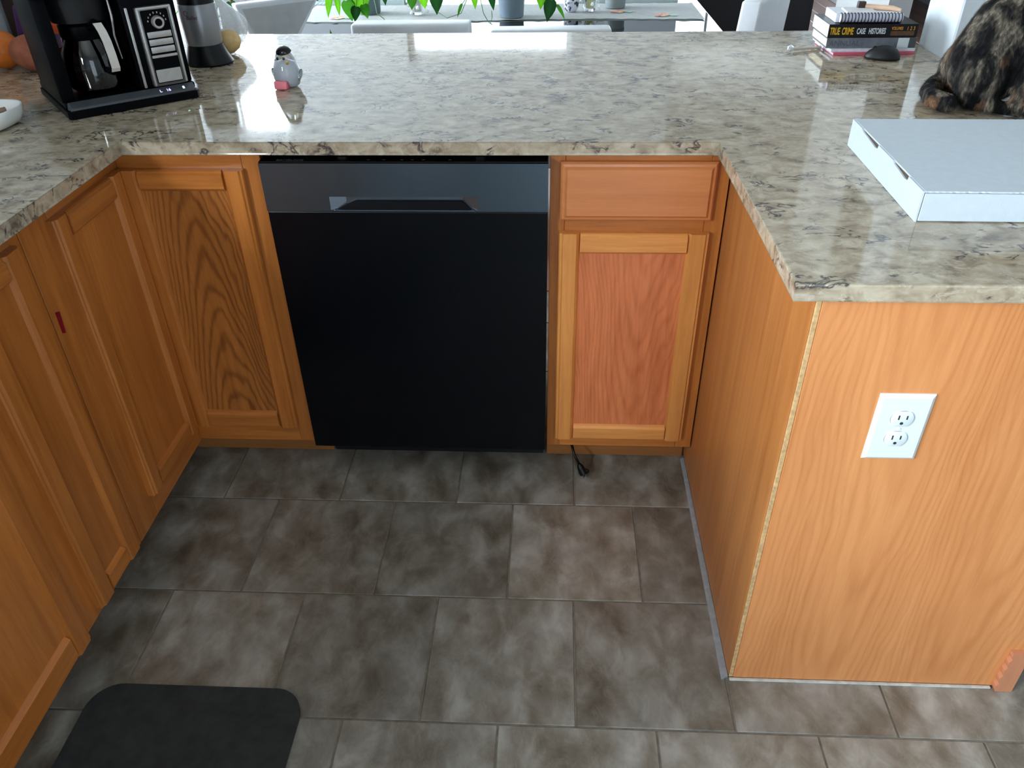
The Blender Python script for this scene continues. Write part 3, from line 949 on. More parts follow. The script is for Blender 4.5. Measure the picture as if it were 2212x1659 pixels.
# side reservoir ribs
P('reservoir', MB().box(0.130, 0.170, 0.150, 0.262, 0.0325, 0.240, 0.006, 2), plain('smoky_reservoir', (34, 36, 42), 0.15), smooth='auto')
# steel control panel: frame, knob, keys
pnl = P('control_panel', MB().box(0.198, 0.278, 0.016, 0.030, 0.0345, 0.205, 0.006, 2), STEELD, smooth='auto')
P('panel_face', MB().box(0.2085, 0.2675, 0.0140, 0.0162, 0.042, 0.197, 0.002, 1), BLACK, pnl)
for sx in (0.2005, 0.2715):
    P('steel_rail', MB().box(sx, sx + 0.005, 0.0125, 0.018, 0.038, 0.203, 0.0018, 2), STEEL, pnl, smooth='auto')
P('steel_rail', MB().box(0.2005, 0.2765, 0.0125, 0.018, 0.1985, 0.2045, 0.0018, 2), STEEL, pnl, smooth='auto')
P('steel_rail', MB().box(0.1800, 0.1860, 0.026, 0.034, 0.034, 0.205, 0.0018, 2), STEEL, smooth='auto')
P('steel_rail', MB().tube([(0.158, 0.060, 0.236), (0.156, 0.050, 0.19), (0.150, 0.048, 0.15), (0.154, 0.050, 0.10)], [0.0022, 0.0030, 0.0022, 0.0012], 8), STEEL, smooth='auto')
kn = MB().lathe([(0.0135, 0), (0.0135, 0.010), (0.0115, 0.0125), (0.0085, 0.0125), (0.0080, 0.0105), (0.0, 0.0105)], 28, cap=False)
kn.xf(Matrix.Translation((0.240, 0.0142, 0.172)) @ Matrix.Rotation(PI / 2, 4, 'X'))
P('knob', kn, STEEL, pnl, smooth='auto')
kc = MB().lathe([(0.0, 0), (0.0078, 0), (0.0078, 0.0004), (0, 0.0004)], 20, cap=False)
kc.xf(Matrix.Translation((0.240, 0.0038, 0.172)) @ Matrix.Rotation(PI / 2, 4, 'X'))
P('knob_cap', kc, BLACK, pnl)
for k in range(8):
    t_ = PI * (0.05 + 0.9 * k / 7)
    P('dial_mark', MB().box(0.240 + 0.020 * math.cos(t_) - 0.0011, 0.240 + 0.020 * math.cos(t_) + 0.0011, 0.0136, 0.0141, 0.172 + 0.0195 * math.sin(t_) - 0.0018, 0.172 + 0.0195 * math.sin(t_) + 0.0018), STEEL, pnl)
for zz in (0.1400, 0.1240, 0.1080):
    P('key', MB().box(0.2115, 0.2645, 0.0105, 0.0142, zz, zz + 0.0130, 0.0014, 2), STEEL, pnl, smooth='auto')
P('key', MB().box(0.2095, 0.2665, 0.0105, 0.0142, 0.0975, 0.1035, 0.001, 1), STEEL, pnl)
P('badge', MB().box(0.2100, 0.2660, 0.0125, 0.0142, 0.0440, 0.0720, 0.001, 1), STEEL, pnl)
GLP = plain('purple_display_glow', (190, 175, 255), 0.5, emit=(200, 185, 255), estr=1.6)
GLC = plain('cyan_display_glow', (190, 250, 255), 0.5, emit=(200, 250, 255), estr=2.0)
for tx, xx, mm in (('L', 0.206, GLP), ('16', 0.221, GLP), ('8', 0.259, GLC)):
    text_part('display_digit', tx, 0.0105, mm, cmk, Matrix.Translation((xx, 0.0075, 0.0249)) @ Matrix.Rotation(math.radians(33), 4, 'X'), bold=0.0002)
# carafe
cf = MB().lathe([(0.050, 0.0), (0.060, 0.010), (0.063, 0.050), (0.058, 0.085), (0.044, 0.112), (0.040, 0.125)], 36, 0.100, 0.100, 0.0345, cap=False)
cf.lathe([(0.0, 0.0), (0.050, 0.0)], 36, 0.100, 0.100, 0.0345, cap=False)
car = P('carafe', cf, CARAFE_G, smooth='auto')
P('collar', MB().lathe([(0.046, 0.112), (0.050, 0.118), (0.050, 0.140), (0.044, 0.146), (0.0, 0.148)], 36, 0.100, 0.100, 0.0345, cap=False), BLACK, car, smooth='auto')
P('coffee', MB().lathe([(0.0, 0.002), (0.049, 0.002), (0.058, 0.010), (0.0605, 0.030), (0.0, 0.030)], 36, 0.100, 0.100, 0.0345, cap=False), plain('dark_coffee', (24, 14, 8), 0.1), car, smooth='auto')
hd = MB()
hd.tube([(0.108, 0.052, 0.172), (0.112, 0.030, 0.182), (0.116, 0.014, 0.178), (0.120, 0.006, 0.150), (0.122, 0.004, 0.120), (0.123, 0.006, 0.092), (0.121, 0.020, 0.082), (0.114, 0.036, 0.084)], [0.010, 0.010, 0.010, 0.0095, 0.009, 0.0085, 0.008, 0.007], 10)
P('handle', hd, BLACK, car, smooth='auto')
hs_ = MB()
pts_ = [(0.1135, 0.0070, 0.186), (0.1175, -0.0010, 0.170), (0.1205, -0.0045, 0.150), (0.1225, -0.0060, 0.120), (0.1235, -0.0050, 0.094), (0.1225, -0.0010, 0.086)]
for i in range(len(pts_) - 1):
    p0, p1 = pts_[i], pts_[i + 1]
    wd_ = 0.0088
    hs_.hexa([(p1[0] - wd_, p1[1] - 0.001, p1[2]), (p1[0] + wd_, p1[1] - 0.001, p1[2]), (p1[0] + wd_, p1[1] + 0.003, p1[2]), (p1[0] - wd_, p1[1] + 0.003, p1[2])],
             [(p0[0] - wd_, p0[1] - 0.001, p0[2]), (p0[0] + wd_, p0[1] - 0.001, p0[2]), (p0[0] + wd_, p0[1] + 0.003, p0[2]), (p0[0] - wd_, p0[1] + 0.003, p0[2])])
bmesh.ops.remove_doubles(hs_.bm, verts=hs_.bm.verts, dist=0.0002)
P('handle_inlay', hs_, plain('satin_silver_inlay', (206, 200, 192), 0.42, metal=0.3), car, label='pale silver strip down the handle')

# ---------------------------------------------------------------- blender base
bl = thing('personal_blender', 'small silver and black personal blender behind the coffee maker', 'blender', (-0.338, 0.642, 0.9145))
ft = MB().lathe([(0.058, 0.0), (0.060, 0.004), (0.058, 0.010), (0.053, 0.030), (0.049, 0.045), (0.0475, 0.050)], 36)
for v in ft.bm.verts:                       # flared foot reaches further to the right
    if v.co.z < 0.035 and v.co.x > 0.02:
        v.co.x += (0.035 - v.co.z) * 0.25
obj('foot', ft, BLACK, bl, world=False, smooth='auto')
SILV = plain('satin_silver_plastic', (150, 150, 152), 0.36, metal=0.55, noise_amt=0.03)
obj('motor_body', MB().lathe([(0.046, 0.0505), (0.0475, 0.055), (0.0485, 0.100), (0.0495, 0.148), (0.048, 0.152)], 40), SILV, bl, world=False, smooth='auto')
obj('top_rim', MB().lathe([(0.047, 0.1525), (0.047, 0.166), (0.043, 0.170)], 36), BLACK, bl, world=False, smooth='auto')
obj('blade_cup', MB().lathe([(0.040, 0.1705), (0.038, 0.190), (0.040, 0.30), (0.036, 0.306)], 36), plain('clear_cup_plastic', (205, 212, 216), 0.1, alpha=0.5), bl, world=False, smooth='auto')
LG = plain('faded_plum_print', (98, 62, 80), 0.5)
def on_cyl(me, R_, a0, z0):
    for v in me.vertices:
        t_ = a0 + v.co.x / R_
        z_ = z0 + v.co.y
        rr_ = R_ + v.co.z + 0.0004
        v.co = Vector((rr_ * math.cos(t_), rr_ * math.sin(t_), z_))
lt = text_part('logo_print', 'Bullet', 0.013, LG, bl, Matrix.Identity(4), bold=0.0001, shear=0.2)
on_cyl(lt.data, 0.0495, -PI / 2 - 0.32, 0.118)
rg = MB().lathe([(0.0052, 0), (0.0066, 0), (0.0066, 0.0003), (0.0052, 0.0003)], 20, cap=False)
rgo = obj('logo_print', rg, LG, bl, world=False)
on_cyl(rgo.data, 0.0495, -PI / 2 - 0.30, 0.133)

# ---------------------------------------------------------------- onions in a bag
bagm, nt, p = newmat('thin_white_plastic_film')
p.inputs['Base Color'].default_value = lin((238, 242, 246))
p.inputs['Roughness'].default_value = 0.25
p.inputs['Alpha'].default_value = 0.72
nb = nt.nodes.new('ShaderNodeTexNoise'); nb.inputs['Scale'].default_value = 28
bb = nt.nodes.new('ShaderNodeBump'); bb.inputs['Strength'].default_value = 0.8; bb.inputs['Distance'].default_value = 0.01
nt.links.new(nb.outputs['Fac'], bb.inputs['Height']); nt.links.new(bb.outputs['Normal'], p.inputs['Normal'])
bag = MB()
bag.ball((-0.340, 0.785, 0.980), (0.072, 0.060, 0.064), 28, 18)
for v in bag.bm.verts:
    d_ = noise.noise(v.co * 22) * 0.010 + noise.noise(v.co * 55) * 0.004
    v.co += (v.co - Vector((-0.340, 0.785, 0.980))).normalized() * d_
    if v.co.z > 1.02:
        v.co.x -= (v.co.z - 1.02) * 0.8
        v.co.z += (v.co.z - 1.02) * 0.7
    v.co.z = max(v.co.z, 0.9155)
tag(obj('plastic_bag', bag, bagm, smooth=True), 'thin translucent white plastic bag of onions behind the blender', 'bag')
oni = plain('golden_onion_skin', (222, 186, 128), 0.35, noise_amt=0.25, nscale=26)
def onion(c, r, lab):
    t_ = thing('onion', lab, 'onion', (c[0], c[1], c[2] - r * 0.9), 0, 'onions in the plastic bag')
    m_ = MB().lathe([(0.0, -0.90), (0.35, -0.86), (0.78, -0.55), (1.0, -0.05), (0.88, 0.42), (0.5, 0.76), (0.2, 0.92), (0.1, 1.1), (0.02, 1.25)], 24, cap=False)
    m_.xf(Matrix.Translation(Vector(c)) @ Matrix.Diagonal((r, r, r, 1)))
    obj('bulb', m_, oni, t_, smooth=True)
    obj('root_tuft', MB().ball((c[0], c[1], c[2] - r * 0.90), (r * 0.2, r * 0.2, r * 0.03), 8, 6), plain('dry_root', (150, 130, 96), 0.9), t_)
onion((-0.312, 0.745, 0.950), 0.036, 'yellow onion nearest the counter centre in the plastic bag')
onion((-0.380, 0.800, 0.950), 0.034, 'yellow onion half hidden behind the silver blender')

# ---------------------------------------------------------------- glass penguin
pg = thing('penguin_figurine', 'little clear glass penguin figurine with pink feet standing on the counter', 'figurine', (-0.043, 0.392, 0.9145), math.radians(-8))
SM = 'auto'
obj('body', MB().lathe([(0.020, 0.0), (0.028, 0.006), (0.033, 0.022), (0.032, 0.040), (0.026, 0.060), (0.0205, 0.074), (0.015, 0.084), (0.006, 0.090), (0.0, 0.0905)], 36, cap=False), CLEAR, pg, world=False, smooth=True)
pbod = plain('milky_white_glass', (224, 230, 238), 0.18, noise_amt=0.02)
obj('core', MB().lathe([(0.015, 0.004), (0.023, 0.008), (0.027, 0.022), (0.025, 0.038), (0.017, 0.056), (0.0, 0.064)], 32, cap=False), pbod, pg, world=False, smooth=True)
cap_ = MB().ball((0, 0.003, 0.076), (0.0205, 0.0195, 0.0180), 24, 16)
for v in list(cap_.bm.verts):
    pass
bmesh.ops.bisect_plane(cap_.bm, geom=cap_.bm.verts[:] + cap_.bm.edges[:] + cap_.bm.faces[:], plane_co=(0, 0, 0.081), plane_no=(0, 0.35, -1), clear_outer=True)
obj('head_cap', cap_, plain('black_glass', (10, 10, 12), 0.08), pg, world=False, smooth=True, label='black cap of the head')
for sx in (-0.0085, 0.0075):
    obj('eye', MB().ball((sx, -0.0200, 0.0690), (0.0032, 0.0020, 0.0036), 12, 8), plain('black_bead', (8, 8, 10), 0.08), pg, world=False, smooth=True)
bk_ = MB().lathe([(0.0045, 0), (0.0030, 0.006), (0.0004, 0.011)], 12)
bk_.xf(Matrix.Translation((0.014, -0.0195, 0.0600)) @ Matrix.Rotation(math.radians(75), 4, 'X') @ Matrix.Rotation(math.radians(20), 4, 'Y'))
obj('beak', bk_, plain('yellow_glass', (214, 186, 70), 0.12), pg, world=False, smooth=SM)
obj('foot', MB().box(-0.022, 0.011, -0.038, -0.012, 0.0, 0.020, 0.005, 3), plain('pink_glass', (232, 128, 140), 0.12), pg, world=False, smooth=SM, label='pink feet block')
for sx in (-1, 1):
    obj('wing', MB().ball((sx * 0.0330, 0.002, 0.028), (0.005, 0.010, 0.015), 14, 10, Euler((0, sx * 0.35, 0))), CLEAR, pg, world=False, smooth=True)

# ---------------------------------------------------------------- white dish
ds = thing('ceramic_dish', 'small white ceramic dish at the left edge of the counter', 'dish', (-0.628, 0.062, 0.9145))
dm = MB()
def sq(hw_, z_, n_=40, p_=3.2):
    out = []
    for i in range(n_):
        t_ = 2 * PI * i / n_
        c_, s_ = math.cos(t_), math.sin(t_)
        out.append(dm.bm.verts.new((hw_ * math.copysign(abs(c_) ** (2 / p_), c_), hw_ * 0.9 * math.copysign(abs(s_) ** (2 / p_), s_), z_)))
    return out
rg_ = [sq(0.058, 0.0), sq(0.072, 0.006), sq(0.080, 0.020), sq(0.083, 0.038), sq(0.081, 0.040), sq(0.078, 0.0375), sq(0.074, 0.020), sq(0.060, 0.010)]
for k in range(len(rg_) - 1):
    for i in range(40):
        dm.bm.faces.new((rg_[k][i], rg_[k][(i + 1) % 40], rg_[k + 1][(i + 1) % 40], rg_[k + 1][i]))
dm.bm.faces.new(rg_[0][::-1]); dm.bm.faces.new(rg_[-1])
obj('bowl', dm, CERAM, ds, world=False, smooth=True)
sp = MB().tube([(-0.05, -0.02, 0.018), (0.0, 0.012, 0.022), (0.045, 0.030, 0.030)], [0.010, 0.006, 0.005], 10)
sp.xf(Matrix.Translation((-0.628, 0.062, 0.9145)))
tag(obj('spoon', sp, plain('brown_stained_spoon', (150, 122, 104), 0.4), smooth=True), 'brownish spoon lying in the white ceramic dish', 'spoon')

# ---------------------------------------------------------------- produce behind the coffee maker
ORG = plain('orange_peel', (206, 110, 34), 0.5, noise_amt=0.12, nscale=60, bump=0.4, bscale=300)
SWP = plain('sweet_potato_skin', (158, 92, 66), 0.7, noise_amt=0.25, nscale=30)
def fruit(c, r, mat, nm, lab, grp=None, rr=None):
    t_ = thing(nm, lab, nm.replace('_', ' '), (c[0], c[1], c[2] - r), 0, grp)
    obj('flesh', MB().ball(c, rr or r, 24, 16), mat, t_, smooth=True)
    obj('stem_end', MB().ball((c[0], c[1], c[2] + (rr[2] if rr else r) * 0.98), (r * 0.12, r * 0.12, r * 0.05), 8, 6), plain('stem_green_' + nm, (96, 92, 50), 0.8), t_)
fruit((-0.875, 0.585, 0.963), 0.048, ORG, 'orange', 'orange standing behind the white dish at the left edge of the picture')
fruit((-0.715, 0.600, 1.046), 0.046, plain('red_orange_peel', (214, 92, 50), 0.5, noise_amt=0.12, nscale=60), 'orange', 'reddish orange seen over the coffee maker column, topmost of the heap')
fruit((-0.775, 0.560, 0.9608), 0.046, SWP, 'sweet_potato', 'brown sweet potato lying left of the coffee maker', rr=(0.065, 0.040, 0.046))
fruit((-0.672, 0.655, 0.960), 0.045, plain('plum_red_skin', (112, 44, 48), 0.45, noise_amt=0.2), 'red_potato', 'dull red potato seen through the coffee maker')
fruit((-0.575, 0.700, 0.958), 0.043, plain('brick_red_skin', (150, 72, 54), 0.45, noise_amt=0.2), 'red_potato', 'brick red potato behind the glass carafe')
pk = thing('snack_bag', 'purple and white printed snack bag leaning above the orange', 'bag', (-0.80, 0.64, 0.9145))
pkm = MB()
pkm.hexa([(-0.875, 0.610, 1.010), (-0.765, 0.590, 0.995), (-0.755, 0.635, 1.000), (-0.865, 0.655, 1.010)], [(-0.870, 0.630, 1.110), (-0.760, 0.610, 1.100), (-0.752, 0.650, 1.100), (-0.862, 0.665, 1.110)], 0.012, 3)
obj('pouch', pkm, plain('purple_film', (72, 26, 84), 0.3, noise_amt=0.25), pk, smooth=True)
pkl = MB().hexa([(-0.800, 0.590, 1.005), (-0.766, 0.584, 1.000), (-0.762, 0.592, 1.003), (-0.796, 0.598, 1.008)], [(-0.795, 0.602, 1.050), (-0.766, 0.596, 1.045), (-0.762, 0.606, 1.045), (-0.791, 0.612, 1.050)])
obj('label_patch', pkl, plain('pale_label_print', (178, 186, 170), 0.6, noise_amt=0.3, nscale=180), pk, label='pale printed patch')
obj('white_top', MB().ball((-0.815, 0.645, 1.110), (0.045, 0.028, 0.028), 18, 12), plain('cream_film', (214, 206, 190), 0.35), pk, smooth=True)

for o_ in pk.children:
    o_.location = Vector((0.0, 0.045, -0.050))
box_d = MB().box(-0.950, -0.800, 0.760, 0.900, 0.9150, 1.26, 0.006, 2)
tag(obj('wooden_box', box_d, plain('dark_brown_lacquer', (46, 30, 24), 0.45), smooth='auto'), 'tall dark brown box standing behind the oranges at the back left', 'box')

# ---------------------------------------------------------------- books
BG = 'things stacked at the far right of the counter'
def bookm(name, lab, x0, x1, y0, y1, z0, z1, cover, pages, rz=0.0, soft=False):
    cx, cy = (x0 + x1) / 2, (y0 + y1) / 2
    t_ = thing(name, lab, 'book' if 'book' in name else name.replace('_', ' '), (cx, cy, z0), rz)
    w2, d2, h_ = (x1 - x0) / 2, (y1 - y0) / 2, z1 - z0
    ct_ = 0.0012 if soft else 0.0025
    cm_ = MB()
    cm_.box(-w2, w2, -d2, d2, 0, ct_)
    cm_.box(-w2, w2, -d2, d2, h_ - ct_, h_)
    cm_.box(-w2, w2, -d2, -d2 + ct_, ct_, h_ - ct_)
    obj('cover', cm_, cover, t_, world=False)
    ins = 0.0005 if soft else 0.003
    obj('page_block', MB().box(-w2 + ins, w2 - ins, -d2 + ct_ + 0.0002, d2 - ins, ct_, h_ - ct_), pages, t_, world=False)
    return t_
PAGE = plain('page_edges', (226, 230, 228), 0.8, noise_amt=0.06, nscale=400)
PAGEC = plain('cream_page_edges', (222, 208, 184), 0.8, noise_amt=0.06, nscale=400)
mg = bookm('magazine', 'thin pink and white magazine lying lowest in the book stack', 1.366, 1.585, 0.694, 0.850, 0.9145, 0.9215, plain('pink_glossy_cover', (214, 96, 118), 0.3), plain('lilac_page_edges', (216, 206, 226), 0.5, noise_amt=0.12, nscale=90), math.radians(3), True)
mg2 = bookm('booklet', 'thin white and lilac booklet lying on the pink magazine', 1.362, 1.588, 0.700, 0.862, 0.9218, 0.9290, plain('white_glossy_cover', (226, 224, 234), 0.3, noise_amt=0.12, nscale=60), PAGE, math.radians(2), True)
gb = bookm('book', 'grey-spined hardback book under the black true crime book', 1.353, 1.590, 0.708, 0.862, 0.9293, 0.9548, plain('slate_grey_cover', (108, 112, 120), 0.4, noise_amt=0.25, nscale=50), PAGEC)
obj('spine_label', MB().box(0.070, 0.099, -0.0782, -0.0768, 0.0003, 0.0252), plain('pale_spine_label', (206, 214, 214), 0.5), gb, world=False)
obj('spine_end', MB().box(0.0992, 0.1180, -0.0779, -0.0768, 0.0003, 0.0252), plain('dark_grey_spine', (74, 80, 84), 0.5), gb, world=False)
FT = plain('faint_spine_print', (80, 82, 92), 0.5)
text_part('spine_lettering', 'ANNUAL', 0.020, FT, gb, Matrix.Translation((-0.112, -0.0771, 0.0055)) @ Matrix.Rotation(PI / 2, 4, 'X'), sx=1.0)
tb_ = bookm('book', 'black thick paperback with yellow and white TRUE CRIME CASE HISTORIES spine lettering', 1.352, 1.587, 0.709, 0.862, 0.9552, 0.9890, plain('black_book_cover', (14, 13, 18), 0.35, noise_amt=0.2), PAGE, 0.0, True)
YEL = plain('yellow_spine_print', (222, 172, 30), 0.5)
WHT = plain('white_spine_print', (222, 228, 232), 0.5)
AMB = plain('amber_spine_print', (206, 138, 40), 0.5)
def spine(txt, x_, z_, s_, mat, sx_, b_=0.0004):
    text_part('spine_lettering', txt, s_, mat, tb_, Matrix.Translation((x_, -0.0767, z_)) @ Matrix.Rotation(PI / 2, 4, 'X'), sx=sx_, bold=b_)
spine('TRUE', -0.113, 0.0085, 0.0245, YEL, 0.44, 0.0006)
spine('CRIME', -0.0815, 0.0085, 0.0245, YEL, 0.44, 0.0006)
spine('CASE', -0.0425, 0.0098, 0.0200, WHT, 0.50, 0.0004)
spine('HISTORIES', -0.0110, 0.0098, 0.0200, WHT, 0.48, 0.0004)
spine('VOLUMES', 0.0480, 0.0195, 0.0105, AMB, 0.66, 0.0002)
spine('1 2 3', 0.0880, 0.0185, 0.0130, AMB, 0.82, 0.0002)
obj('brown_spine_box', MB().box(0.0475, 0.1100, -0.0769, -0.0764, 0.0050, 0.0165), plain('brown_spine_patch', (92, 64, 42), 0.5, noise_amt=0.3, nscale=150), tb_, world=False)
nb_ = thing('spiral_notebook', 'white notebook with black spiral binding on top of the book stack', 'notebook', (1.462, 0.778, 0.9893), math.radians(-1))
obj('pages', MB().box(-0.089, 0.088, -0.046, 0.058, 0.0, 0.021, 0.001, 1), plain('white_notebook_pages', (232, 236, 242), 0.7, noise_amt=0.06, nscale=300), nb_, world=False)
obj('binding_edge', MB().tube([(-0.080, -0.054, 0.0125), (0.082, -0.054, 0.0125)], 0.0105, 20), plain('lilac_white_paper_roll', (212, 212, 232), 0.6), nb_, world=False, smooth='auto')
for k in range(19):
    xx = -0.078 + k * 0.156 / 18
    rgm = MB()
    rgm.tube([(xx, -0.054 + 0.0122 * math.cos(t_), 0.0128 + 0.0122 * math.sin(t_)) for t_ in [2 * PI * i / 20 for i in range(21)]], 0.0011, 6)
    obj('spiral_ring', rgm, BLACKM, nb_, world=False)
pr_ = MB().hexa([(1.400, 0.730, 1.011), (1.480, 0.726, 1.011), (1.485, 0.800, 1.011), (1.405, 0.806, 1.011)], [(1.402, 0.732, 1.0135), (1.482, 0.728, 1.0125), (1.484, 0.798, 1.0140), (1.407, 0.804, 1.0150)])
tag(obj('folded_paper', pr_, plain('crumpled_white_paper', (228, 226, 230), 0.6, noise_amt=0.1)), 'folded white paper lying on the spiral notebook', 'paper')
ph = MB().tube([(1.468, 0.800, 1.018), (1.530, 0.770, 1.017), (1.548, 0.755, 1.015)], [0.0065, 0.007, 0.004], 10)
tag(obj('lip_balm_tube', ph, plain('peach_tube', (238, 200, 168), 0.35), smooth='auto'), 'peach coloured small tube lying on the spiral notebook', 'tube')
bc = MB().box(1.447, 1.467, 0.795, 0.812, 1.012, 1.030, 0.002, 2)
tag(obj('bottle_cap', bc, plain('dark_brown_plastic', (64, 48, 44), 0.4), smooth='auto'), 'small dark brown cap sitting on the spiral notebook', 'cap')

# computer mouse
ms = thing('computer_mouse', 'black computer mouse lying in front of the stacked books', 'mouse', (1.487, 0.650, 0.9145), math.radians(68))
mm_ = MB().ball((0, 0, 0.0), (0.029, 0.045, 0.032), 28, 18)
for v in mm_.bm.verts:
    v.co.z = max(v.co.z, 0) if v.co.z < 0 else v.co.z
    v.co.z *= 1.0 - 0.15 * (v.co.y / 0.045)
    v.co.z += 0.0015
obj('shell', mm_, BLACKM, ms, world=False, smooth=True)
obj('scroll_wheel', MB().tube([(-0.003, 0.022, 0.0245), (0.003, 0.022, 0.0245)], 0.006, 14), BLACK, ms, world=False, smooth='auto')
obj('button_seam', MB().tube([(0, 0.005, 0.0330), (0, 0.018, 0.0290), (0, 0.034, 0.0200), (0, 0.041, 0.0125)], 0.0006, 6), plain('seam_black', (2, 2, 2), 0.6), ms, world=False)
# crystal pen
pn = thing('crystal_pen', 'slim white pen with a clear crystal end poking out left of the books', 'pen', (1.31, 0.755, 0.9145))
obj('barrel', MB().tube([(1.275, 0.738, 0.921), (1.330, 0.760, 0.9195), (1.359, 0.772, 0.9185)], [0.0035, 0.004, 0.0042], 10), plain('pearl_barrel', (186, 176, 168), 0.2), pn, smooth='auto')
q = MB()
bmesh.ops.create_icosphere(q.bm, subdivisions=1, radius=0.0095)
q.xf(Matrix.Translation((1.266, 0.733, 0.9245)))
obj('crystal', q, plain('bright_crystal', (240, 244, 250), 0.03, spec=1.0, metal=0.6), pn)

# ---------------------------------------------------------------- cat
cat = thing('cat', 'tortoiseshell cat sitting on the countertop behind the white box, cut by the right edge', 'cat', (1.57, 0.22, 0.9145))
def fur_mat(name='tortoiseshell_fur'):
    m, nt, p = newmat(name)
    L = nt.links
    tc = nt.nodes.new('ShaderNodeTexCoord')
    mp = nt.nodes.new('ShaderNodeMapping')
    mp.inputs['Scale'].default_value = (1.3, 1.0, 0.50)
    mp.inputs['Rotation'].default_value = (0.1, -0.45, 0)
    L.new(tc.outputs['Object'], mp.inputs['Vector'])
    v = mp.outputs[0]
    a = noise_node(nt, v, 24, 3, 0.55, 0.4)
    b = noise_node(nt, v, 12, 3, 0.5, 0.4)
    c = noise_node(nt, v, 160, 3, 0.6)
    x = ramp(nt, a.outputs['Fac'], [(0.36, (14, 14, 16)), (0.47, (36, 35, 36)), (0.54, (84, 78, 70)), (0.62, (140, 130, 114)), (0.72, (74, 70, 64))])
    y = ramp(nt, b.outputs['Fac'], [(0.56, (0, 0, 0)), (0.66, (255, 255, 255))])
    x = mix(nt, math_node(nt, 'MULTIPLY', y, 0.55), x, (196, 142, 104))
    z = ramp(nt, c.outputs['Fac'], [(0.35, (150, 150, 150)), (0.65, (255, 255, 255))])
    x = mix(nt, 1.0, x, z, 'MULTIPLY')
    L.new(x, p.inputs['Base Color'])
    p.inputs['Roughness'].default_value = 0.85
    p.inputs['Specular IOR Level'].default_value = 0.15
    return m
FUR = fur_mat()
cb_ = MB()
E_ = lambda c_, r_, rot=None: cb_.ball(c_, r_, 20, 14, rot)
def limb(pts, rs, n_=7):
    for i in range(len(pts) - 1):
        p0, p1 = Vector(pts[i]), Vector(pts[i + 1])
        for k in range(n_):
            t_ = k / (n_ - 1)
            cb_.ball(p0.lerp(p1, t_), rs[i] * (1 - t_) + rs[i + 1] * t_, 14, 10)
Z0 = 0.9150
limb([(1.560, 0.235, Z0 + 0.088), (1.580, 0.240, Z0 + 0.150), (1.625, 0.235, Z0 + 0.215), (1.668, 0.225, Z0 + 0.262)], [0.088, 0.078, 0.062, 0.046], 6)   # trunk
limb([(1.668, 0.225, Z0 + 0.262), (1.700, 0.205, Z0 + 0.310)], [0.046, 0.042], 4)        # neck
E_((1.712, 0.190, Z0 + 0.335), (0.050, 0.048, 0.044))                                   # head
E_((1.728, 0.150, Z0 + 0.322), (0.024, 0.020, 0.018))                                   # muzzle
E_((1.530, 0.185, Z0 + 0.066), (0.056, 0.048, 0.066), Euler((0, 0.35, 0)))              # near thigh
E_((1.540, 0.300, Z0 + 0.064), (0.054, 0.044, 0.064), Euler((0, 0.35, 0)))              # far thigh
limb([(1.520, 0.165, Z0 + 0.022), (1.565, 0.140, Z0 + 0.014), (1.590, 0.125, Z0 + 0.013)], [0.020, 0.015, 0.013], 4)   # near hind foot
limb([(1.550, 0.315, Z0 + 0.022), (1.600, 0.320, Z0 + 0.014)], [0.020, 0.013], 4)
E_((1.628, 0.215, Z0 + 0.120), (0.050, 0.055, 0.085))
limb([(1.615, 0.180, Z0 + 0.180), (1.606, 0.155, Z0 + 0.120), (1.598, 0.142, Z0 + 0.060), (1.596, 0.135, Z0 + 0.018), (1.600, 0.118, Z0 + 0.013)], [0.038, 0.029, 0.023, 0.019, 0.014], 6)  # near fore leg
limb([(1.662, 0.250, Z0 + 0.180), (1.672, 0.225, Z0 + 0.110), (1.674, 0.210, Z0 + 0.018), (1.680, 0.192, Z0 + 0.013)], [0.036, 0.024, 0.017, 0.013], 6)
limb([(1.560, 0.300, Z0 + 0.040), (1.490, 0.310, Z0 + 0.022), (1.455, 0.255, Z0 + 0.019), (1.442, 0.190, Z0 + 0.020), (1.452, 0.150, Z0 + 0.021), (1.462, 0.140, Z0 + 0.022)], [0.024, 0.020, 0.020, 0.021, 0.020, 0.012], 6)  # tail
for sx in (-1, 1):
    e0 = Vector((1.712 + sx * 0.026, 0.200, Z0 + 0.366))
    for k in range(6):
        cb_.ball(e0 + Vector((sx * 0.004, 0, 0.030)) * (k / 5), ((0.016 - 0.0024 * k), 0.007, 0.010), 10, 8)
tmpm = bpy.data.meshes.new('cat_raw')
cb_.bm.to_mesh(tmpm); cb_.bm.free()
tmpo = bpy.data.objects.new('cat_raw', tmpm)
COL.objects.link(tmpo)
rm = tmpo.modifiers.new('r', 'REMESH'); rm.mode = 'VOXEL'; rm.voxel_size = 0.0055
sm_ = tmpo.modifiers.new('s', 'SMOOTH'); sm_.factor = 0.5; sm_.iterations = 6
dg = bpy.context.evaluated_depsgraph_get(); dg.update()
me = bpy.data.meshes.new_from_object(tmpo.evaluated_get(dg))
bpy.data.objects.remove(tmpo)
me.transform(Matrix.Translation(-Vector(cat.location)))
for v in me.vertices:
    v.co.z = max(v.co.z, 0.0005)
me.materials.clear(); me.materials.append(FUR)
for p_ in me.polygons:
    p_.use_smooth = True
bo = bpy.data.objects.new('body', me); COL.objects.link(bo); bo.parent = cat
